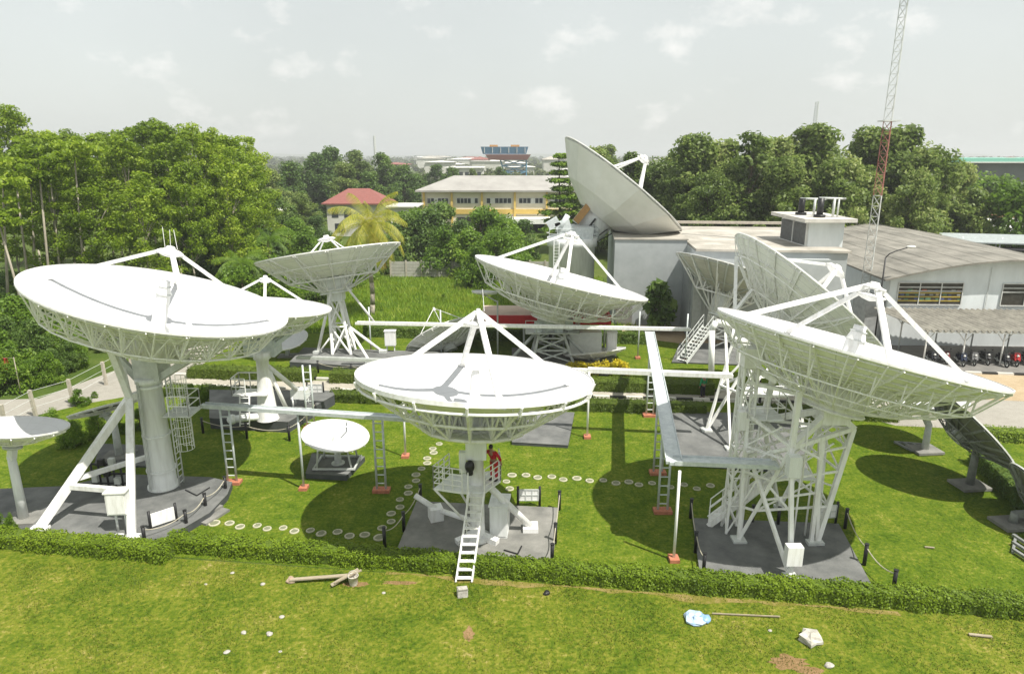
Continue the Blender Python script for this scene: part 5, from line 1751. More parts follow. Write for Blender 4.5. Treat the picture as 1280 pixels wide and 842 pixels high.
# blue and red raised hall on the skyline
bt = thing('raised_hall', V(0, 400, 0), 'blue and red raised hall standing above the roofs on the skyline', 'building')
mb = MB()
def shipbox(x0, x1, y0, y1, z0, z1, fl):
    vs = [(x0 + fl, y0 + fl, z0), (x1 - fl, y0 + fl, z0), (x1 - fl, y1 - fl, z0), (x0 + fl, y1 - fl, z0), (x0, y0, z1), (x1, y0, z1), (x1, y1, z1), (x0, y1, z1)]
    mb.add(vs, [(3, 2, 1, 0), (4, 5, 6, 7), (0, 1, 5, 4), (1, 2, 6, 5), (2, 3, 7, 6), (3, 0, 4, 7)])
ox = (632 - 640) / F * 400
shipbox(ox - 14, ox + 13, 400, 418, 16.6, 20.6, 1.2); mb.build('upper_deck', mat('deck_blue', (.09, .24, .42), (.07, .19, .35), rough=.5), bt)
mb = MB(); shipbox(ox - 11.5, ox + 14.5, 400.5, 418, 13.4, 16.4, 2.0); mb.build('lower_deck', mat('deck_red', (.48, .17, .18), (.4, .16, .17), rough=.6), bt)
for a, b in ((-9, -4.5), (3, 8)):
    mb = MB(); mb.box(ox + a, ox + b, 404, 412, 20.6, 21.7); mb.build('roof_box', mat('roof_orange', (.55, .25, .06), (.45, .2, .05), rough=.6), bt)
for i in range(6):
    mb = MB(); mb.box(ox - 12 + 4.6 * i, ox - 11.7 + 4.6 * i, 399.9, 400.6, 17.2, 20.2); mb.build('mullion', FRAMEW, bt)
mb = MB()
lattice(mb, [V(ox + x, 404 + y, 0) for x, y in ((1, 0), (12, 0), (12, 10), (1, 10))], [V(ox + x, 404 + y, 13.5) for x, y in ((-3, 0), (12, 0), (12, 10), (-3, 10))], .35, 4)
mb.build('leg_lattice', mat('leg_blue', (.10, .28, .42), (.08, .22, .36), rough=.5), bt)

# ------------------------------------------------------------------ masts and lamp
def mast(px, py_top_y, Y, h, w, label, bands, zbase=0.0, r=.05, guys=True):
    X = P(px, py_top_y, Y).x
    root = thing('lattice_mast', V(X, Y, 0), label, 'mast')
    z = 0.0
    for k, (z0, z1, m) in enumerate(bands):
        mb = MB()
        wa = w * (1 - .35 * z0 / h) / 2; wb = w * (1 - .35 * z1 / h) / 2
        tri = lambda s, zz: [V(X + s * math.cos(2 * PI * i / 3 + .5), Y + s * math.sin(2 * PI * i / 3 + .5), zz) for i in range(3)]
        lattice(mb, tri(wa * 1.15, z0), tri(wb * 1.15, z1), r, max(2, round((z1 - z0) / .9)), r2=r * .5)
        mb.build('mast_section', m, root)
    for zz in [b[1] for b in bands[1:-1:2]]:
        mb = MB(); mb.frame_box(V(X, Y, zz), V(w * .85, 0, 0), V(0, w * .7, 0), V(0, 0, .05)); mb.build('ring_plate', GREYP, root)
    return root


MW, MR = mat('mast_white', (.55, .56, .54), (.45, .46, .44), rough=.6), mat('mast_red', (.36, .15, .12), (.28, .11, .09), rough=.6)
mast(1087, 330, 60.5, 44, .82, 'tall slender red and white lattice mast leaning up beside the roof house', [(0, 12.6, MW), (12.6, 18.8, MR), (18.8, 20.8, MW), (20.8, 28.6, GREYP), (28.6, 29.6, GREYP), (29.6, 44, GREYP)], r=.034)
mast(1018, 165, 300, 37.5, 2.2, 'far lattice mast above the broad trees', [(0, 20, GREYP), (20, 37.5, GREYP)], r=.09)
mast(468, 175, 420, 27, 1.6, 'faint thin mast over the far dark trees', [(0, 14, GREYP), (14, 27, GREYP)], r=.14)
sl_ = thing('street_lamp', P(1103, 350, 55.8) * 1, 'black street lamp with a thin curved arm before the gable roof', 'street lamp')
px_ = P(1104, 349, 56.0); sl_.location = (px_.x, 56.0, 0)
mb = MB(); mb.tube(V(px_.x, 56, 0), P(1107, 322, 56), .08, .06); mb.poly([P(1107, 322, 56), P(1112, 317, 56), P(1122, 313, 56), P(1136, 309, 56)], .05); mb.build('pole', BLACK, sl_)
mb = MB(); c = P(1139, 308.5, 56); mb.sphere(c, .42, .2, .12); mb.build('lamp_head', FRAMEW, sl_)
# ------------------------------------------------------------------ vegetation
L_TALL = leafmat('grove_leaf', [(.050, .095, .006), (.135, .215, .010), (.225, .325, .018), (.36, .44, .05)], .46)
L_BROAD = leafmat('broad_leaf', [(.048, .085, .014), (.11, .168, .03), (.20, .27, .06), (.36, .40, .14)], .42, .5)
L_DARK = leafmat('dark_leaf', [(.036, .076, .012), (.070, .132, .022), (.118, .195, .032), (.19, .27, .055)], .38)
L_MID = leafmat('shrub_leaf', [(.048, .10, .010), (.10, .185, .015), (.16, .27, .022), (.25, .345, .04)], .42)
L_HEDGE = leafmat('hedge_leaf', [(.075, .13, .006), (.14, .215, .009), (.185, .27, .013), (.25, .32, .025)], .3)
L_HEDGE_DK = leafmat('dark_hedge_leaf', [(.028, .050, .005), (.055, .088, .008), (.085, .125, .012), (.13, .17, .02)], .3)  # darker green than hedge_leaf, for the back rows
L_PALM = leafmat('palm_leaf', [(.10, .15, .012), (.20, .25, .02), (.34, .35, .04), (.52, .47, .08)], .35)
L_DEAD = leafmat('dead_frond', [(.30, .16, .04), (.42, .22, .05), (.50, .30, .09)], .35)
L_YEL = leafmat('yellow_leaf', [(.30, .26, .015), (.50, .42, .015), (.62, .52, .02)], .35)
L_FAR = leafmat('far_leaf', [(.035, .055, .014), (.06, .085, .022), (.09, .12, .03), (.14, .16, .05)], .3)
BARK_P = mat('pale_bark', (.40, .36, .29), (.26, .23, .18), rough=.9, scale=2, stretch=(3, 3, .6))
BARK = mat('brown_bark', (.16, .12, .08), (.09, .07, .05), rough=.95, scale=3, stretch=(3, 3, .6))


def make_tree(seed, kind, Ht, leafm, barkm, nclump=60, nleaf=110, lsize=.34, spread=.28, bottom=.45, flat=.45, trunk_r=.16, lean=.04, csize=None):
    """trunk with limbs and a crown of leaf clumps; lies at the origin, returns (root, height)"""
    rg = np.random.default_rng(seed)
    root = bpy.data.objects.new(kind, None); COL.objects.link(root)
    R = Ht * spread
    cs = csize or R * .36
    zc0 = Ht * bottom
    cen = []
    tries = 0
    while len(cen) < nclump and tries < 5000:
        tries += 1
        u = rg.random(); z = zc0 + (Ht - zc0) * u
        prof = math.sin(PI * min(1, (.12 + .88 * u)) ** .8) ** .6 if flat < .9 else 1
        prof = max(.25, prof * (1.0 - .15 * rg.random()))
        a = rg.random() * 2 * PI
        rr = R * prof * math.sqrt(rg.random()) * (1 + .18 * math.sin(3 * a + seed) + .12 * math.sin(7 * a + 2 * seed))
        cen.append((rr * math.cos(a) + lean * z, rr * math.sin(a), z - cs * .4))
    cen = np.array(cen)
    rad = np.stack([cs * rg.uniform(.6, 1.25, len(cen)), cs * rg.uniform(.6, 1.25, len(cen)), cs * flat * rg.uniform(.7, 1.2, len(cen))], 1)
    pos, d = clumps(rg, cen, rad, nleaf)
    crown = np_quads('crown', leaves(rg, pos, lsize, .45, d, .5), leafm, root)
    mb = MB()
    pr = V(0, 0, -.2); rr = trunk_r
    N = 6
    for i in range(1, N + 1):
        z = (Ht * .93) * i / N
        q = V(lean * z + .12 * math.sin(i * 2 + seed), .12 * math.cos(i * 1.7 + seed), z)
        r2 = trunk_r * (1 - .85 * i / N)
        mb.tube(pr, q, rr, r2, n=8); pr, rr = q, r2
    for k in rg.choice(len(cen), size=min(len(cen), 22), replace=False):
        c = Vector(cen[k]); z = max(zc0 * .8, c.z * .72)
        s = V(lean * z, 0, z)
        m = s.lerp(c, .5) + V(0, 0, .3)
        mb.tube(s, m, trunk_r * .34, trunk_r * .2, n=5); mb.tube(m, c, trunk_r * .2, trunk_r * .06, n=5)
    mb.build('trunk', barkm, root)
    return root


def place(proto, pos, s, rz, label, group, first, cat='tree'):
    o = proto if first else copy_tree(proto)
    o.location = pos; o.scale = (s, s, s * random.uniform(.94, 1.06)); o.rotation_euler.z = rz
    tag(o, label, cat, group)
    return o


USED = {}
def put(proto, px, Y, top_py, label, group, ht, cat='tree', sx=1.0, base_z=0.0):
    """stand a tree at distance Y under the surveyed top"""
    t = P(px, top_py, Y)
    s = (t.z - base_z) / ht
    first = proto.name not in USED; USED[proto.name] = 1
    o = place(proto, V(t.x, Y, base_z), s, random.random() * 6.28, label, group, first, cat)
    o.scale.x *= sx; o.scale.y *= sx
    return o


# the grove of tall slender trees
talls = [make_tree(11 + i, 'slender_tree', 20, L_TALL, BARK_P, (70, 60, 84, 90)[i], 130, .36, .2, (.48, .56, .38, .26)[i], .62, .15, .02 * (i - 1.5), 1.15) for i in range(4)]
G_T = 'slender trees of the grove'
rows = [  # px, Y, top_py
    (-60, 76, 150), (-25, 84, 160), (12, 88, 143), (35, 78, 162), (66, 86, 158), (92, 75, 168), (118, 84, 158), (140, 92, 160), (150, 77, 172), (176, 86, 155), (203, 80, 152), (212, 92, 160), (236, 84, 162), (262, 88, 165), (286, 84, 164), (302, 94, 172), (-5, 70, 182), (48, 68, 190), (105, 67, 200), (165, 68, 205), (225, 72, 196), (275, 76, 190), (20, 98, 158), (80, 100, 156), (130, 104, 158), (190, 102, 157), (250, 104, 163), (-80, 92, 150), (-45, 100, 155), (315, 92, 200)]
for i, (px, Y, ty) in enumerate(rows):
    put(talls[i % 2 if px < 115 else i % 4] if ty < 180 else talls[2 + i % 2], px, Y, ty, 'tall slender pale-trunked tree, one of the crowded yellow-green grove' if ty < 180 else 'leafier slender tree at the front of the yellow-green grove', G_T if ty < 180 else 'leafier trees at the front of the grove', 20)
# bare pale trunks along the grove edge
for i, (xb, yb, xt, yt, Y) in enumerate(((8, 338, 3, 255, 62), (32, 325, 18, 240, 66), (60, 330, 48, 235, 64), (100, 300, 93, 225, 66), (20, 350, -4, 300, 60), (45, 335, 38, 250, 68), (75, 330, 60, 225, 67))):
    a = P(xb, yb, Y); t = P(xt, yt - 30, Y)
    rt = thing('slender_tree', V(a.x + (a.x - t.x) * .7, Y, 0), 'thin bare white trunk with a small leafy top at the near edge of the grove', 'tree', 'bare white trunks at the grove edge')
    mb = MB(); mb.tube(V(rt.location.x, Y, -.2), t, .15, .06, n=8); mb.build('trunk', BARK_P, rt)
    rg = np.random.default_rng(90 + i)
    cen = np.array([[t.x + rg.normal() * 1.1, Y + rg.normal() * 1.1, t.z + rg.normal() * .9] for _ in range(12)])
    pos, d = clumps(rg, cen, np.full((12, 3), .85) * np.array([1, 1, .45]), 110)
    np_quads('crown', leaves(rg, pos, .38, .45, d, .5), L_TALL, rt)

# broad trees behind the roofs
broads = [make_tree(31 + i, 'broad_tree', 15, L_BROAD, BARK, (100, 90, 110)[i], 170, (.5, .56, .46)[i], (.36, .33, .38)[i], .08, .75, .3, 0, (1.45, 1.7, 1.3)[i]) for i in range(3)]
sparse = make_tree(39, 'sparse_tree', 16, L_BROAD, BARK, 34, 90, .5, .17, .4, .6, .2, .02, 1.1)
G_B = 'broad trees behind the grey roofs'
for i, (px, Y, ty, sx) in enumerate(((745, 118, 192, .9), (790, 112, 188, 1), (828, 106, 186, 1), (868, 100, 178, 1), (905, 102, 182, 1), (935, 96, 185, 1), (975, 100, 178, 1), (1022, 98, 166, 1.0), (1060, 92, 185, .95), (1095, 98, 170, 1), (1130, 96, 168, 1.05), (1165, 92, 180, 1.05), (1200, 96, 205, .95), (1225, 90, 232, .8), (890, 92, 205, .9), (985, 90, 200, .9), (1045, 90, 200, .9), (1150, 86, 215, .85), (850, 112, 190, 1), (1085, 104, 176, 1))):
    put(broads[i % 3], px, Y, ty, 'broad bushy large-leaved tree in the dense belt behind the grey roofs', G_B, 15, sx=sx)
put(sparse, 944, 93, 156, 'sparse upright tree standing taller than the belt behind the roof house', None, 16)
put(sparse, 1010, 99, 163, 'loose upright tree between the sparse one and the red and white mast', None, 16)
put(broads[1], 758, 190, 183, 'round far tree beside the upper edge of the tallest dish', None, 15)
# mixed trees in the middle distance
darks = [make_tree(51 + i, 'dark_tree', 14, L_DARK, BARK, 70, 130, .6, .34, .12, .7, .3, 0, 1.6) for i in range(3)]
G_D = 'dark trees behind the red-roofed house'
for i, (px, Y, ty, sx) in enumerate(((335, 150, 215, 1), (360, 170, 203, 1), (392, 185, 195, 1), (412, 190, 183, .8), (445, 200, 192, 1), (478, 195, 195, 1), (505, 190, 205, 1), (340, 120, 240, 1), (376, 128, 236, .9), (520, 210, 215, 1), (545, 230, 207, 1), (565, 215, 212, 1), (430, 170, 205, 1), (460, 165, 215, .9), (310, 130, 225, .9), (300, 110, 245, .9), (590, 240, 214, .9), (625, 260, 211, 1), (495, 160, 232, .9))):
    put(darks[i % 3] if i % 4 else broads[i % 3], px, Y, ty, 'dark bushy tree in the mixed belt round the red-roofed house', G_D, 14 if i % 4 else 15, sx=sx)
bushes = [make_tree(61 + i, 'bush', 4, L_MID, BARK, 46, 150, .26, .62, .04, .75, .08, 0, .85) for i in range(3)]
bushd = [make_tree(71 + i, 'bush', 5, L_DARK, BARK, 50, 140, .3, .52, .04, .75, .1, 0, .95) for i in range(2)]
for i, (px, Y, ty, k, sx) in enumerate(((550, 104, 252, 1, 1), (535, 100, 262, 1, .9), (578, 98, 275, 1, .9), (600, 100, 264, 0, 1), (625, 102, 268, 0, 1), (560, 94, 285, 0, .9), (590, 92, 290, 0, 1), (618, 90, 288, 0, .9), (600, 84, 300, 0, .7), (640, 96, 285, 0, .8), (520, 104, 262, 0, .9), (505, 100, 268, 1, .9), (655, 108, 275, 1, .8))):
    put((bushd if k else bushes)[i % (2 if k else 3)], px, Y, ty, ('dark dense bush' if k else 'fresh green bush') + ' in the thicket before the cream building', 'bushes before the cream building', 5 if k else 4, 'bush', sx)
for i, (px, Y, ty, k, sx) in enumerate(((240, 88, 285, 0, .9), (262, 80, 300, 1, .8), (300, 84, 290, 0, 1), (330, 90, 285, 1, .9), (355, 96, 285, 0, .9), (385, 92, 290, 0, .9), (315, 72, 320, 1, .8), (290, 68, 330, 0, .8), (345, 70, 322, 0, .8), (390, 75, 315, 1, .8), (270, 100, 270, 1, 1), (420, 84, 300, 0, .8), (365, 110, 272, 0, 1), (300, 115, 262, 0, 1), (395, 120, 268, 1, .9), (330, 100, 280, 0, .9), (450, 90, 298, 0, .8), (480, 95, 296, 1, .8))):
    put((bushd if k else bushes)[i % (2 if k else 3)], px, Y, ty, ('dark leafy bush' if k else 'green leafy bush') + ' in the wild strip behind the dishes, between grove and palm', 'bushes between grove and palm', 5 if k else 4, 'bush', sx)
for i, (px, Y, ty, k, sx) in enumerate(((20, 56, 372, 0, 1), (50, 58, 368, 1, .9), (85, 60, 372, 0, .9), (5, 52, 400, 1, .9), (40, 51, 402, 1, .8), (75, 54, 398, 0, .9), (105, 58, 395, 1, .8), (55, 47, 438, 0, .7), (25, 46, 446, 0, .7), (10, 45.5, 452, 1, .7), (38, 46.2, 447, 0, .7), (66, 48.5, 437, 1, .7), (95, 51, 428, 0, .7), (125, 55, 418, 1, .7), (148, 60, 405, 0, .7), (0, 45, 440, 0, .9), (85, 50, 425, 1, .7), (118, 56, 412, 0, .7), (-20, 48, 410, 0, 1), (140, 62, 395, 0, .8), (-30, 60, 360, 1, 1), (160, 72, 360, 0, .9), (200, 74, 350, 1, .9), (60, 72, 335, 0, .9), (110, 70, 340, 1, .9), (10, 68, 340, 0, 1))):
    put((bushd if k else bushes)[i % (2 if k else 3)], px, Y, ty, ('deep green bush' if k else 'bright green bush') + ' in the thicket under the grove, beyond the side road', 'bushes under the grove', 5 if k else 4, 'bush', sx)
for i, (px, Y, ty, sx, lb) in enumerate(((98, 42.5, 487, .9, 'small yellow-green shrub between the fence post and the flat edge-on dish'), (118, 44, 489, .8, 'small shrub behind the flat grey edge-on dish'), (62, 38.0, 512, .8, 'scrubby shrub behind the low dish at the hedge end'), (120, 37.5, 516, .9, 'dark shrub shaded by the flat grey edge-on dish'), (172, 38.5, 512, .8, 'dark shrub in the shade beside the fat tapered column'), (88, 36, 524, .8, 'shaded shrub just behind the rim of the low dish'), (148, 38, 516, .8, 'shaded shrub between the flat edge-on dish and the fat column'), (200, 40, 503, .7, 'shaded shrub right behind the fat tapered column'), (10, 26.6, 640, .35, 'mound of clipped green shrub at the hedge end'), (-10, 26.4, 632, .45, 'second clipped mound at the hedge end, cut by the frame'), (237, 42.5, 478, .45, 'pale variegated shrub beside the safety cage'), (253, 43, 480, .35, 'small variegated plant next to the paler shrub by the safety cage'), (555, 76, 366, .7, 'loose shrub alone in the bright meadow'), (1280, 88, 215, .8, 'shrub before the dark hall by the brick wall'), (1225, 140, 218, 1.0, 'light green bush before the dark grey hall'), (1255, 135, 222, 1.0, 'light green bush next to the brick wall'))):
    put(bushes[i % 3], px, Y, ty, lb, None, 4, 'shrub', sx)
# little tree with big leaves by the grey wall
st_ = make_tree(81, 'small_tree', 5, L_DARK, BARK, 26, 26, .85, .36, .22, .8, .1, .0, .75)
put(st_, 822, 62, 350, 'small large-leaved tree before the grey building wall', None, 5)
# layered conifer by the cream building
rg = np.random.default_rng(5)
cx, Yc = P(703, 200, 116).x, 116.0
ct = thing('pine_tree', V(cx, Yc, 0), 'dark layered pine with drooping tiers between the cream building and the tallest dish', 'tree')
ztop = P(700, 192, Yc).z
mb = MB(); mb.tube(V(cx, Yc, -.2), V(cx - .6, Yc, ztop), .28, .05, n=8)
cen = []; rad = []
for k in range(11):
    z = ztop * (.18 + .80 * k / 10); R = (3.6 * (1 - .75 * (k / 10) ** 1.2)) * (1 if k % 2 else .8)
    for j in range(8):
        a = j * PI / 4 + k * .5 + rg.normal() * .2; R_ = R; R = R_ * rg.uniform(.65, 1.15)
        mb.tube(V(cx - .6 * z / ztop, Yc, z), V(cx + R * math.cos(a), Yc + R * math.sin(a), z - .2), .06, .02, n=4)
        for f_ in (.45, .75, 1.0):
            cen.append((cx + R * f_ * math.cos(a), Yc + R * f_ * math.sin(a), z - .1 * f_)); rad.append((.95, .95, .4))
        R = R_
mb.build('trunk', BARK, ct)
pos, d = clumps(rg, np.array(cen), np.array(rad), 55)
np_quads('crown', leaves(rg, pos, .5, .7, d, .3), L_MID, ct)

# coconut palm
pb = G(465, 394); pt = P(462, 282, 68.5)
pm = thing('coconut_palm', pb, 'coconut palm with yellowing fronds behind the dish seen from underneath', 'palm')
mb = MB(); pr = V(pb.x, pb.y, -.2)
for i in range(1, 9):
    q = Vector((pb.x, pb.y, 0)).lerp(pt, i / 8) + V(.12 * math.sin(i * .9), 0, 0)
    mb.tube(pr, q, .27 - .012 * i, .26 - .012 * i, n=10); pr = q
mb.build('trunk', BARK_P, pm)
rgp = random.Random(9)


def frond(base, az, elev, L, droop, m, wid=.62):
    qs = []; mb2 = MB()
    p = Vector(base); d = V(math.cos(az) * math.cos(elev), math.sin(az) * math.cos(elev), math.sin(elev))
    side = V(-math.sin(az), math.cos(az), 0)
    n = 44
    for i in range(n):
        t = i / n
        np_ = p + d * (L / n)
        w = wid * (math.sin(PI * min(1, t * .9 + .12)) ** .5) * 1.5
        for s in (-1, 1):
            tip = p + side * s * w * .75 + d * w * .55 + V(0, 0, -w * (.45 + .75 * t)) + V(rgp.uniform(-.06, .06), rgp.uniform(-.06, .06), 0)
            wv = d * (L / n) * .6
            qs.append([p - wv * .5, p + wv * .5, tip + wv * .12, tip - wv * .12])
        mb2.tube(p, np_, .035 * (1 - t) + .008, n=4, caps=False)
        p = np_
        d = (d + V(0, 0, -droop / n)).normalized()
    return qs


green, dead = [], []
for i in range(36):
    az = i * 2.4; el = 1.3 - 1.9 * (i / 36)
    green += frond(pt, az, el, rgp.uniform(4.4, 5.4), 1.9 + .7 * (i / 36), None)
for i in range(6):
    dead += frond(pt + V(0, 0, -.3), -1.2 + i * .6, -.55 - .1 * i, rgp.uniform(3.0, 3.8), 1.4, None, .4)
for i in range(3):
    dead += frond(pt + V(.1, -.2, -.4), -.5 + .3 * i, -.9, 4.2, 1.6, None, .3)
np_quads('crown', np.array([[tuple(v) for v in q] for q in green]), L_PALM, pm)
np_quads('dead_frond', np.array([[tuple(v) for v in q] for q in dead]), L_DEAD, pm)
# a pair of arching fronds in the strip before the grove
for k, (px, py, Y, lb) in enumerate(((300, 330, 70, 'young palm with arching fronds beside the top of the column dish'), (335, 300, 80, 'young palm half hidden in the bushes before the palm'))):
    b = P(px, py, Y); rt = thing('young_palm', V(b.x, Y, 0), lb, 'palm')
    mb = MB(); mb.tube(V(b.x, Y, -.1), b, .16, .12); mb.build('trunk', BARK, rt)
    qs = []
    for i in range(14): qs += frond(b, i * 2.4, 1.1 - .9 * i / 14, 3.2, 1.7, None, .45)
    np_quads('crown', np.array([[tuple(v) for v in q] for q in qs]), L_MID, rt)


# ------------------------------------------------------------------ clipped hedges
def hedge(name, pts, w, h, label, leafm=None, dens=520, size=.08, seed=1, rag=.045):
    rg = np.random.default_rng(seed)
    root_at = V(pts[0][0], pts[0][1], 0)
    root = thing(name, root_at, label, 'hedge')
    P3 = []; N3 = []
    mbc = MB()
    for (a, b) in zip(pts, pts[1:]):
        a, b = V(*a, 0), V(*b, 0)
        L = (b - a).length; d = (b - a).normalized(); s = V(-d.y, d.x, 0)
        mbc.frame_box((a + b) / 2 + V(0, 0, h * .46), (b - a) / 2, s * (w / 2 - .07), V(0, 0, h * .46 - .02))
        for (area, fn) in ((L * w, lambda u, v: (u, (v - .5) * w, h, 0, 1)), (L * h, lambda u, v: (u, -w / 2, v * h, -1, 0)), (L * h * .6, lambda u, v: (u, w / 2, v * h, 1, 0))):
            n = int(area * dens)
            u = rg.random(n) * L; v = rg.random(n)
            if fn(0, 0)[4] == 1:
                off = (v - .5) * w; z = np.full(n, h); nn = (0, 0, 1)
            else:
                sg = fn(0, 0)[3]; off = np.full(n, sg * w / 2); z = v * h; nn = (s.x * sg, s.y * sg, .15)
            bumpy = rag * (np.sin(u * 5.1) + np.sin(u * 2.3 + 1) + .8 * np.sin(u * 11 + off * 9))
            jit = rg.normal(size=n) * .03 + bumpy
            x = a.x + d.x * u + s.x * off + nn[0] * jit
            y = a.y + d.y * u + s.y * off + nn[1] * jit
            zz = z + (nn[2] if nn[2] == 1 else 0) * jit
            # rounded shoulders
            if nn[2] == 1:
                zz -= .10 * np.clip((np.abs(off) / (w / 2) - .7) / .3, 0, 1) ** 2
            P3.append(np.stack([x, y, np.maximum(zz, .02)], 1)); N3.append(np.tile(np.array(nn), (n, 1)))
    for (e, o_) in ((pts[0], pts[1]), (pts[-1], pts[-2])):
        d = (V(*e, 0) - V(*o_, 0)).normalized(); s = V(-d.y, d.x, 0); n = int(w * h * dens)
        u = (rg.random(n) - .5) * w; z = rg.random(n) * h; jit = rg.normal(size=n) * .03
        P3.append(np.stack([e[0] + s.x * u + d.x * jit, e[1] + s.y * u + d.y * jit, z], 1)); N3.append(np.tile(np.array((d.x, d.y, .1)), (n, 1)))
    pos = np.concatenate(P3); nr = np.concatenate(N3)
    np_quads('foliage', leaves(rg, pos, size, .15, nr, 1.5, .75), leafm or L_HEDGE, root)
    mbc.build('twig_core', mat('twig_core', (.09, .14, .010), (.055, .085, .008), rough=1, scale=14), root)
    return root


hedge('clipped_hedge', [(-14.45, hx(-14.45) + .42), (2, hx(2) + .42), (12, hx(12) + .42), (27, hx(27) + .42)], .8, .62, 'long clipped hedge along the front of the lawn', seed=1)
hedge('clipped_hedge', [(-28, 26.75), (-14.0, 24.75)], .85, .62, 'nearer short run of clipped hedge before the curved pad', seed=2)
hA = lambda X: 42.35 - .098 * X
for (a, b, lb, h_) in ((-24, -16.5, 'back hedge behind the cage of the fat column', .9), (-12.3, -1, 'back hedge between the gridded board and the middle dish', .9), (2.5, 12.4, 'dark back hedge under the wide overhead tray', .9), (14.8, 24, 'back hedge behind the tangled steel frame', .9)):
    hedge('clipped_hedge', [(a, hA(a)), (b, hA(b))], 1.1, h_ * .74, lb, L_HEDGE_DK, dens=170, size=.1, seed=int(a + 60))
hB = lambda X: 46.4 - .098 * X
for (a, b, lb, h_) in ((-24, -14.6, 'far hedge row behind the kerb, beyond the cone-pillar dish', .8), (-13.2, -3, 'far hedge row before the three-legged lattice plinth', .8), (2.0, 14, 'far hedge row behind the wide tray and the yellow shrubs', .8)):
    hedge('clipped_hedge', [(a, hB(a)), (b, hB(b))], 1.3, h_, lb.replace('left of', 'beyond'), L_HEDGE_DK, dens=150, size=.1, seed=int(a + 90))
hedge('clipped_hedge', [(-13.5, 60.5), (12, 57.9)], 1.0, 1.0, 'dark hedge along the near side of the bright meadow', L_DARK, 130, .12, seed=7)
hedge('clipped_hedge', [tuple(G(1228, 578)[:2]), tuple(G(1300, 648)[:2])], 1.3, .9, 'dark hedge running aslant behind the two dark-backed dishes', L_DARK, 220, .1, seed=19)
hedge('clipped_hedge', [(27.5, 37.0), (40, 35.2)], 1.0, .7, 'hedge along the concrete road behind the dish turned on edge', seed=9, dens=170, size=.1)
for i, (px, s, lb) in enumerate(((722, 1.0, 'yellow-leaved shrub under the wall panel, first of three'), (746, .85, 'yellow-leaved shrub, lowest and between two others'), (770, 1.1, 'yellow-leaved round shrub at the open end, tallest of three'))):
    p = G(px, 467); rg = np.random.default_rng(140 + i)
    rt = thing('yellow_shrub', p, lb, 'shrub', None)
    k = 14
    cen = np.stack([p.x + rg.uniform(-.75, .75, k) * s, p.y + rg.uniform(-.5, .5, k), rg.uniform(.25, .75, k) * s], 1)
    pos, d = clumps(rg, cen, np.full((k, 3), .36), 120)
    np_quads('foliage', leaves(rg, pos, .16, .4, d, .6, .7), L_YEL, rt)
    mb = MB()
    for j in range(5): mb.tube(p, Vector(cen[j]), .03, .01, n=4)
    mb.build('stem', BARK, rt)

# grass that stands up: rough meadow tufts and tall meadow blades
def blades(name, n, xr, yr, hgt, wdt, m, seed, keep=None, label=None):
    rg = np.random.default_rng(seed)
    x = rg.uniform(*xr, n); y = rg.uniform(*yr, n)
    dens = .5 + .5 * np.sin(x * .9 + 1.3 * np.sin(y * .7)) * np.sin(y * 1.1 + 1.7 * np.sin(x * .5)) + .25 * np.sin(x * 3.1 + y * 2.3)
    k = rg.random(n) < np.clip(dens, .12, 1)
    if keep is not None: k &= keep(x, y)
    x, y = x[k], y[k]; n = len(x)
    a = rg.uniform(0, 2 * PI, n); hh = hgt * rg.uniform(.4, 1.3, n); ln = rg.uniform(-.7, .7, (n, 2)) * hh[:, None]
    w = wdt * rg.uniform(.6, 1.4, n)
    ca, sa = np.cos(a) * w / 2, np.sin(a) * w / 2
    z0 = np.zeros(n)
    v = np.stack([np.stack([x - ca, y - sa, z0], 1), np.stack([x + ca, y + sa, z0], 1), np.stack([x + ln[:, 0], y + ln[:, 1], hh], 1)], 1)
    o = np_quads(name, v, m, None, (0, 0, 0), 3)
    o['kind'] = 'stuff'
    tag(o, label)
    return o


L_GRASS = leafmat('grass_blade', [(.036, .068, .006), (.075, .116, .009), (.130, .158, .017), (.29, .265, .09)], .3, .6)
L_MEAD = leafmat('meadow_blade', [(.09, .16, .010), (.15, .25, .014), (.21, .31, .02), (.30, .34, .05)], .35, .6)
L_LAWN = leafmat('lawn_blade', [(.045, .083, .006), (.075, .123, .009), (.11, .156, .013), (.20, .21, .035)], .3, .6)
blades('rough_grass', 120000, (-20, 20), (16.5, 25.4), .065, .03, L_GRASS, 3, lambda x, y: y < hx(np.clip(x, -14, 40)) - .05 - (x < -14) * .6, 'short uneven yellow-green grass in front of the hedge')
blades('lawn_grass', 150000, (-22, 26), (20, 43), .05, .035, L_LAWN, 4, lambda x, y: (y > hx(x) + .9) & (y < hA(x) - .8) & ~((np.abs(x + 1.4) < 3.6) & (y > 24) & (y < 29.3)) & ~((x > 7.3) & (x < 14.6) & (y < 28.2)) & ~((x < -14) & (y < 32)) & ~((x > 8.6) & (x < 20) & (y > 31.6)) & ~((x < -12) & (y > 36)), 'mown grass of the lawn between the pads')
blades('tall_grass', 60000, (-22, 12), (61.5, 91), .5, .09, L_MEAD, 5, None, 'bright uneven tall grass of the clearing')


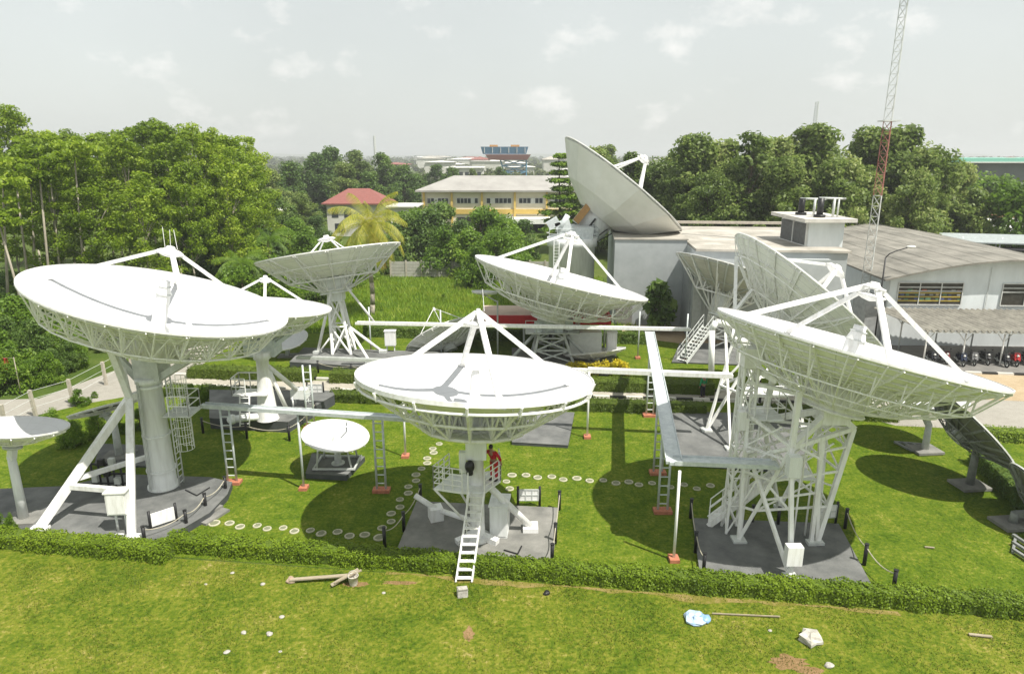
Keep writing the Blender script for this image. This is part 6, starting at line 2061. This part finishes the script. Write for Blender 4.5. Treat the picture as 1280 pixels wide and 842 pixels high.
# far woodland to the skyline
def woodland(name, n, xr, yr, label, seed, hmin=5, hmax=11, per=40):
    rg = np.random.default_rng(seed)
    y = yr[0] * (yr[1] / yr[0]) ** rg.random(n)
    x = rg.uniform(-1, 1, n) * (y * .95 + 60)
    if xr: k = (x > xr[0] * y) & (x < xr[1] * y); x, y = x[k], y[k]; n = len(x)
    h = rg.uniform(hmin, hmax, n)
    cen, rad = [], []
    for j in range(3):
        cen.append(np.stack([x + rg.normal(size=n) * h * .3, y + rg.normal(size=n) * h * .3, h * rg.uniform(.4, .75, n)], 1))
        rad.append(np.stack([h * .38, h * .38, h * .33], 1))
    pos, d = clumps(rg, np.concatenate(cen), np.concatenate(rad), per, .6)
    dist = pos[:, 1:2]
    v = leaves(rg, pos, np.clip(dist * .0042, .6, 6), .5, d, .6, .75)
    o = np_quads(name, v, L_FAR, None, (0, 0, 0)); o['kind'] = 'stuff'
    tag(o, label)
    return o


woodland('distant_woodland', 1500, None, (230, 900), 'far mixed greenery between the roofs behind the dishes', 8, 4, 8.5, 36)
woodland('skyline_woodland', 1800, None, (900, 3200), 'low strip of far woods along the skyline', 9, 7, 14, 14)
mbh = MB()
xs = np.linspace(-3600, 3600, 90)
hz = [max(0, 2 + 7 * math.sin(x * .0021 + 1) + 4 * math.sin(x * .006) + 3 * math.sin(x * .017)) + (9 if -1900 < x < -1100 else 0) for x in xs]
vs = [(x, 5200, -5) for x in xs] + [(x, 5300, h_ + 14) for x, h_ in zip(xs, hz)] + [(x, 5800, h_ * .5) for x, h_ in zip(xs, hz)]
n = len(xs)
mbh.add(vs, [(r * n + i, r * n + i + 1, (r + 1) * n + i + 1, (r + 1) * n + i) for r in (0, 1) for i in range(n - 1)], True)
o = mbh.build('hills', WILD, None); o['kind'] = 'structure'


# ------------------------------------------------------------------ people
SKIN = mat('skin', (.36, .21, .14), None, rough=.55, scale=20)
HAIRM = mat('hair', (.012, .010, .009), None, rough=.5)


def skin_mesh(name, joints, edges, radii, m, parent, sub=2, root_i=0):
    me = bpy.data.meshes.new(name)
    me.from_pydata([tuple(j) for j in joints], edges, [])
    o = bpy.data.objects.new(name, me); COL.objects.link(o)
    o.parent = parent
    sk = o.modifiers.new('Skin', 'SKIN')
    if not me.skin_vertices: me.skin_vertices.new()
    for i, r in enumerate(radii):
        me.skin_vertices[0].data[i].radius = (r, r) if not isinstance(r, tuple) else r
        me.skin_vertices[0].data[i].use_root = i == root_i
    ss = o.modifiers.new('Sub', 'SUBSURF'); ss.levels = sub; ss.render_levels = sub
    me.materials.append(m)
    for p in me.polygons: p.use_smooth = True
    sk.use_smooth_shade = True
    return o


def person(loc, rz, label, top, legm, arms=((.5, .05, .85), (.35, .25, .95)), bend=0.0, turn=0.0):
    """loc: feet; arms: wrist targets for -x and +x side relative to the shoulder drop"""
    root = thing('person', loc, label, 'person')
    hip = V(0, 0, .92)
    R = Matrix.Rotation(-bend, 3, 'X')
    up = lambda x, y, z: hip + R @ V(x, y, z)
    J = [hip, up(0, 0, .22), up(0, .01, .42), up(0, .0, .53), up(0, -.005, .60), up(0, .01, .68), up(0, .015, .76)]
    rad = [(.15, .11), (.135, .10), (.165, .11), .06, .055, (.078, .095), (.066, .08)]
    E = [(0, 1), (1, 2), (2, 3), (3, 4), (4, 5), (5, 6)]
    cloth = [(0, .16, .125), (1, .15, .115), (2, .18, .125)]
    tj, tr, te = [J[0], J[1], J[2], up(0, 0, .49)], [(.165, .125), (.15, .115), (.18, .125), (.075, .075)], [(0, 1), (1, 2), (2, 3)]
    lj, lr, le = [hip + V(0, 0, .03)], [(.165, .125)], []
    for s, tgt in zip((-1, 1), arms):
        sh = up(s * .2, 0, .44); wr = up(s * tgt[0], tgt[1], tgt[2] - .92)
        d = wr - sh
        el = sh + d * .52 + V(s * .04, -.04, -.05)
        k = len(J)
        hd = (wr - el).normalized()
        J += [sh, el, wr, wr + hd * .09]; rad += [.055, .042, .03, (.04, .02)]
        E += [(2, k), (k, k + 1), (k + 1, k + 2), (k + 2, k + 3)]
        sidev = hd.cross(V(0, 1, 0)); sidev = sidev.normalized() if sidev.length > .1 else V(1, 0, 0)
        for f_ in range(4):
            b = len(J)
            o1 = J[k + 3] + sidev * (.03 - .02 * f_)
            J += [o1 + hd * .03, o1 + hd * (.075 - .008 * abs(f_ - 1.3))]; rad += [.009, .007]; E += [(k + 3, b), (b, b + 1)]
        b = len(J)
        J += [J[k + 2] + sidev * .045 + hd * .05, J[k + 2] + sidev * .06 + hd * .09]; rad += [.011, .008]; E += [(k + 2, b), (b, b + 1)]
        b = len(tj)
        tj += [sh, el, el.lerp(wr, .85)]; tr += [.075, .06, .05]; te += [(2, b), (b, b + 1), (b + 1, b + 2)]
    for s in (-1, 1):
        k = len(J)
        kn, an, to = V(s * .11, .02, .49), V(s * .12, -.02, .09), V(s * .14, .13, .035)
        J += [V(s * .095, 0, .86), kn, an, to]; rad += [.088, .058, .042, (.045, .03)]
        E += [(0, k), (k, k + 1), (k + 1, k + 2), (k + 2, k + 3)]
        b = len(lj)
        lj += [V(s * .1, 0, .84), kn, an + V(0, 0, .02)]; lr += [.105, .08, .068]; le += [(0, b), (b, b + 1), (b + 1, b + 2)]
    body = skin_mesh('body', J, E, rad, SKIN, root)
    skin_mesh('shirt', tj, te, tr, top, root)
    skin_mesh('trousers', lj, le, lr, legm, root)
    mb = MB()
    for s in (-1, 1):
        mb.sphere(V(s * .13, .045, .045), .055, .14, .05, 10, 6)
    tmp = MB(); tmp = mb
    o = mb.build('shoe', BLACK, None); o.parent = root
    hc = up(0, -.02, .735)
    mb = MB(); mb.sphere(hc, .088, .108, .1, 14, 8)
    mb.v = [tuple(Vector(v) - (R @ V(0, 0, .02)) if (R.inverted() @ (Vector(v) - hc)).y > .05 and (R.inverted() @ (Vector(v) - hc)).z < .03 else Vector(v)) for v in mb.v]
    o = mb.build('hair', HAIRM, None); o.parent = root
    mb = MB()
    for s in (-1, 1):
        mb.sphere(up(s * .032, .092, .70), .012, .008, .009, 8, 5)
    o = mb.build('eye', BLACK, None); o.parent = root
    mb = MB(); mb.tube(up(0, .095, .70), up(0, .118, .665), .008, .015, n=8); mb.sphere(up(0, .092, .632), .024, .008, .007, 8, 5)
    for s in (-1, 1): mb.sphere(up(s * .082, .0, .685), .012, .022, .032, 8, 5)
    o = mb.build('face_feature', SKIN, None); o.parent = root
    root.rotation_euler.z = rz
    return root


REDC = mat('red_cloth', (.50, .012, .02), (.38, .01, .016), rough=.8, scale=9)
GREENC = mat('green_cloth', (.02, .30, .12), (.016, .22, .09), rough=.8, scale=9)
DARKC = mat('dark_cloth', (.025, .025, .035), None, rough=.85, scale=9)
person(V(b2.x + .72, b2.y + .25, ZP), 2.6, 'person in a red coverall working under the middle dish on the railed platform', REDC, REDC, arms=((.5, .2, 1.12), (.45, .3, 1.2)), bend=.35)
person(G(878, 497), .5, 'person in a green shirt and dark trousers walking by the kerb near the wide tray', GREENC, DARKC, arms=((.27, .05, .86), (.27, .1, .88)))
person(P(948, 498, 42.6) * Vector((1, 1, 0)), 2.8, 'person in a red shirt standing behind the steel legs', REDC, DARKC, arms=((.27, .05, .86), (.27, .1, .88)))
p = P(5, 455, 44.6)
ln_ = thing('clothes_line', V(p.x, p.y, 0), 'washing line on two thin bamboo poles in the thicket edge beyond the side road', 'washing line')
for sx_ in (-1.1, .75):
    mb = MB(); mb.tube(V(p.x + sx_, p.y, -.1), V(p.x + sx_, p.y, p.z + .5), .035, .025); mb.build('pole', BARK_P, ln_)
mb = MB(); mb.tube(V(p.x - 1.1, p.y, p.z + .45), V(p.x + .75, p.y, p.z + .45), .01, n=5); mb.build('line', ROPE, ln_)
mb = MB(); NX, NZ = 16, 8
vs = []
for s_ in (0, .012):
    for k in range(NZ + 1):
        for i in range(NX + 1):
            u, t = i / NX, k / NZ
            vs.append(p + V(-.75 + 1.0 * u + .04 * math.sin(t * 5), s_ + (.03 + .06 * t) * math.sin(u * 14 + t * 2), .45 - .95 * t - .05 * t * math.sin(u * 3.1 + 1)))
M_ = (NX + 1) * (NZ + 1)
q_ = [(k * (NX + 1) + i, k * (NX + 1) + i + 1, (k + 1) * (NX + 1) + i + 1, (k + 1) * (NX + 1) + i) for k in range(NZ) for i in range(NX)]
mb.add(vs, q_ + [tuple(M_ + x for x in reversed(f4_)) for f4_ in q_], True)
tag(mb.build('red_cloth', mat('bright_red_cloth', (.50, .04, .03), (.40, .03, .025), rough=.85), None, origin=p + V(0, 0, .45)), 'bright red cloth hanging from the washing line beyond the side road', 'cloth')

# ------------------------------------------------------------------ air, sky, sun, camera
HAZE = True
if HAZE:
    mb = MB(); mb.box(-3990, 3990, -190, 5950, -8, 64)
    hm = bpy.data.materials.new('haze'); hm.use_nodes = True
    nt = hm.node_tree; nt.nodes.clear()
    out = nt.nodes.new('ShaderNodeOutputMaterial'); pv_ = nt.nodes.new('ShaderNodeVolumePrincipled')
    pv_.inputs['Color'].default_value = (.93, .96, .97, 1); pv_.inputs['Density'].default_value = .00042; pv_.inputs['Anisotropy'].default_value = .2
    nt.links.new(pv_.outputs[0], out.inputs['Volume'])
    o = mb.build('haze', hm, None); o['kind'] = 'stuff'
wd = bpy.data.worlds.new('World'); SC.world = wd; wd.use_nodes = True
nt = wd.node_tree; nt.nodes.clear(); L = nt.links.new
out = nt.nodes.new('ShaderNodeOutputWorld'); bg = nt.nodes.new('ShaderNodeBackground'); L(bg.outputs[0], out.inputs[0])
sky = nt.nodes.new('ShaderNodeTexSky'); sky.sky_type = 'NISHITA'; sky.sun_disc = False
LD = Vector((-.45, .35, -1)).normalized()
sky.sun_elevation = math.asin(-LD.z); sky.sun_rotation = math.atan2(-LD.x, -LD.y)
sky.air_density = 1.2; sky.dust_density = 3.0; sky.ozone_density = 1.0
tc = nt.nodes.new('ShaderNodeTexCoord')
sp = nt.nodes.new('ShaderNodeSeparateXYZ'); L(tc.outputs['Generated'], sp.inputs[0])
# thin high cloud veil over the whole sky, with a few brighter puffs
veil = nt.nodes.new('ShaderNodeMix'); veil.data_type = 'RGBA'; veil.inputs[0].default_value = .86
veil.inputs[7].default_value = (4.72, 4.93, 4.76, 1)
L(sky.outputs[0], veil.inputs[6])
mp = nt.nodes.new('ShaderNodeMapping'); mp.inputs['Scale'].default_value = (4.2, 4.2, 7.5); mp.inputs['Location'].default_value = (.4, 1.7, .2); L(tc.outputs['Generated'], mp.inputs[0])
n1 = nt.nodes.new('ShaderNodeTexNoise'); n1.inputs['Scale'].default_value = 2.6; n1.inputs['Detail'].default_value = 9; n1.inputs['Roughness'].default_value = .58
L(mp.outputs[0], n1.inputs['Vector'])
rp = nt.nodes.new('ShaderNodeValToRGB'); rp.color_ramp.elements[0].position = .56; rp.color_ramp.elements[1].position = .74
rp.color_ramp.elements[1].color = (.75, .75, .75, 1)
L(n1.outputs[0], rp.inputs[0])
cl = nt.nodes.new('ShaderNodeMix'); cl.data_type = 'RGBA'; cl.inputs[7].default_value = (6.7, 6.6, 6.35, 1)
L(rp.outputs[0], cl.inputs[0]); L(veil.outputs[2], cl.inputs[6])
n2 = nt.nodes.new('ShaderNodeTexNoise'); n2.inputs['Scale'].default_value = .5; n2.inputs['Detail'].default_value = 4; L(mp.outputs[0], n2.inputs['Vector'])
gr = nt.nodes.new('ShaderNodeMath'); gr.operation = 'MULTIPLY_ADD'; gr.inputs[1].default_value = .22; gr.inputs[2].default_value = .89; L(n2.outputs[0], gr.inputs[0])
sc2 = nt.nodes.new('ShaderNodeVectorMath'); sc2.operation = 'SCALE'; L(cl.outputs[2], sc2.inputs[0]); L(gr.outputs[0], sc2.inputs['Scale'])
L(sc2.outputs[0], bg.inputs[0]); bg.inputs[1].default_value = .1
sun = bpy.data.lights.new('Sun', 'SUN'); sun.energy = 4.2; sun.angle = math.radians(.55); sun.color = (1, .955, .87)
so = bpy.data.objects.new('Sun', sun); COL.objects.link(so); so.rotation_euler = LD.to_track_quat('-Z', 'Y').to_euler()
cam = bpy.data.cameras.new('Camera'); cam.lens = 36 * F / 1280; cam.sensor_width = 36; cam.clip_end = 20000; cam.clip_start = .1
co = bpy.data.objects.new('Camera', cam); COL.objects.link(co); co.location = CAM; co.rotation_euler = (PI / 2 - TH, 0, 0)
SC.camera = co
vs_ = SC.view_settings
vs_.view_transform = 'Standard'; vs_.look = 'None'; vs_.exposure = .75; vs_.gamma = 1
SC.cycles.volume_step_rate = 1; SC.cycles.max_bounces = 8; SC.cycles.diffuse_bounces = 5; SC.cycles.transmission_bounces = 4; SC.cycles.transparent_max_bounces = 4
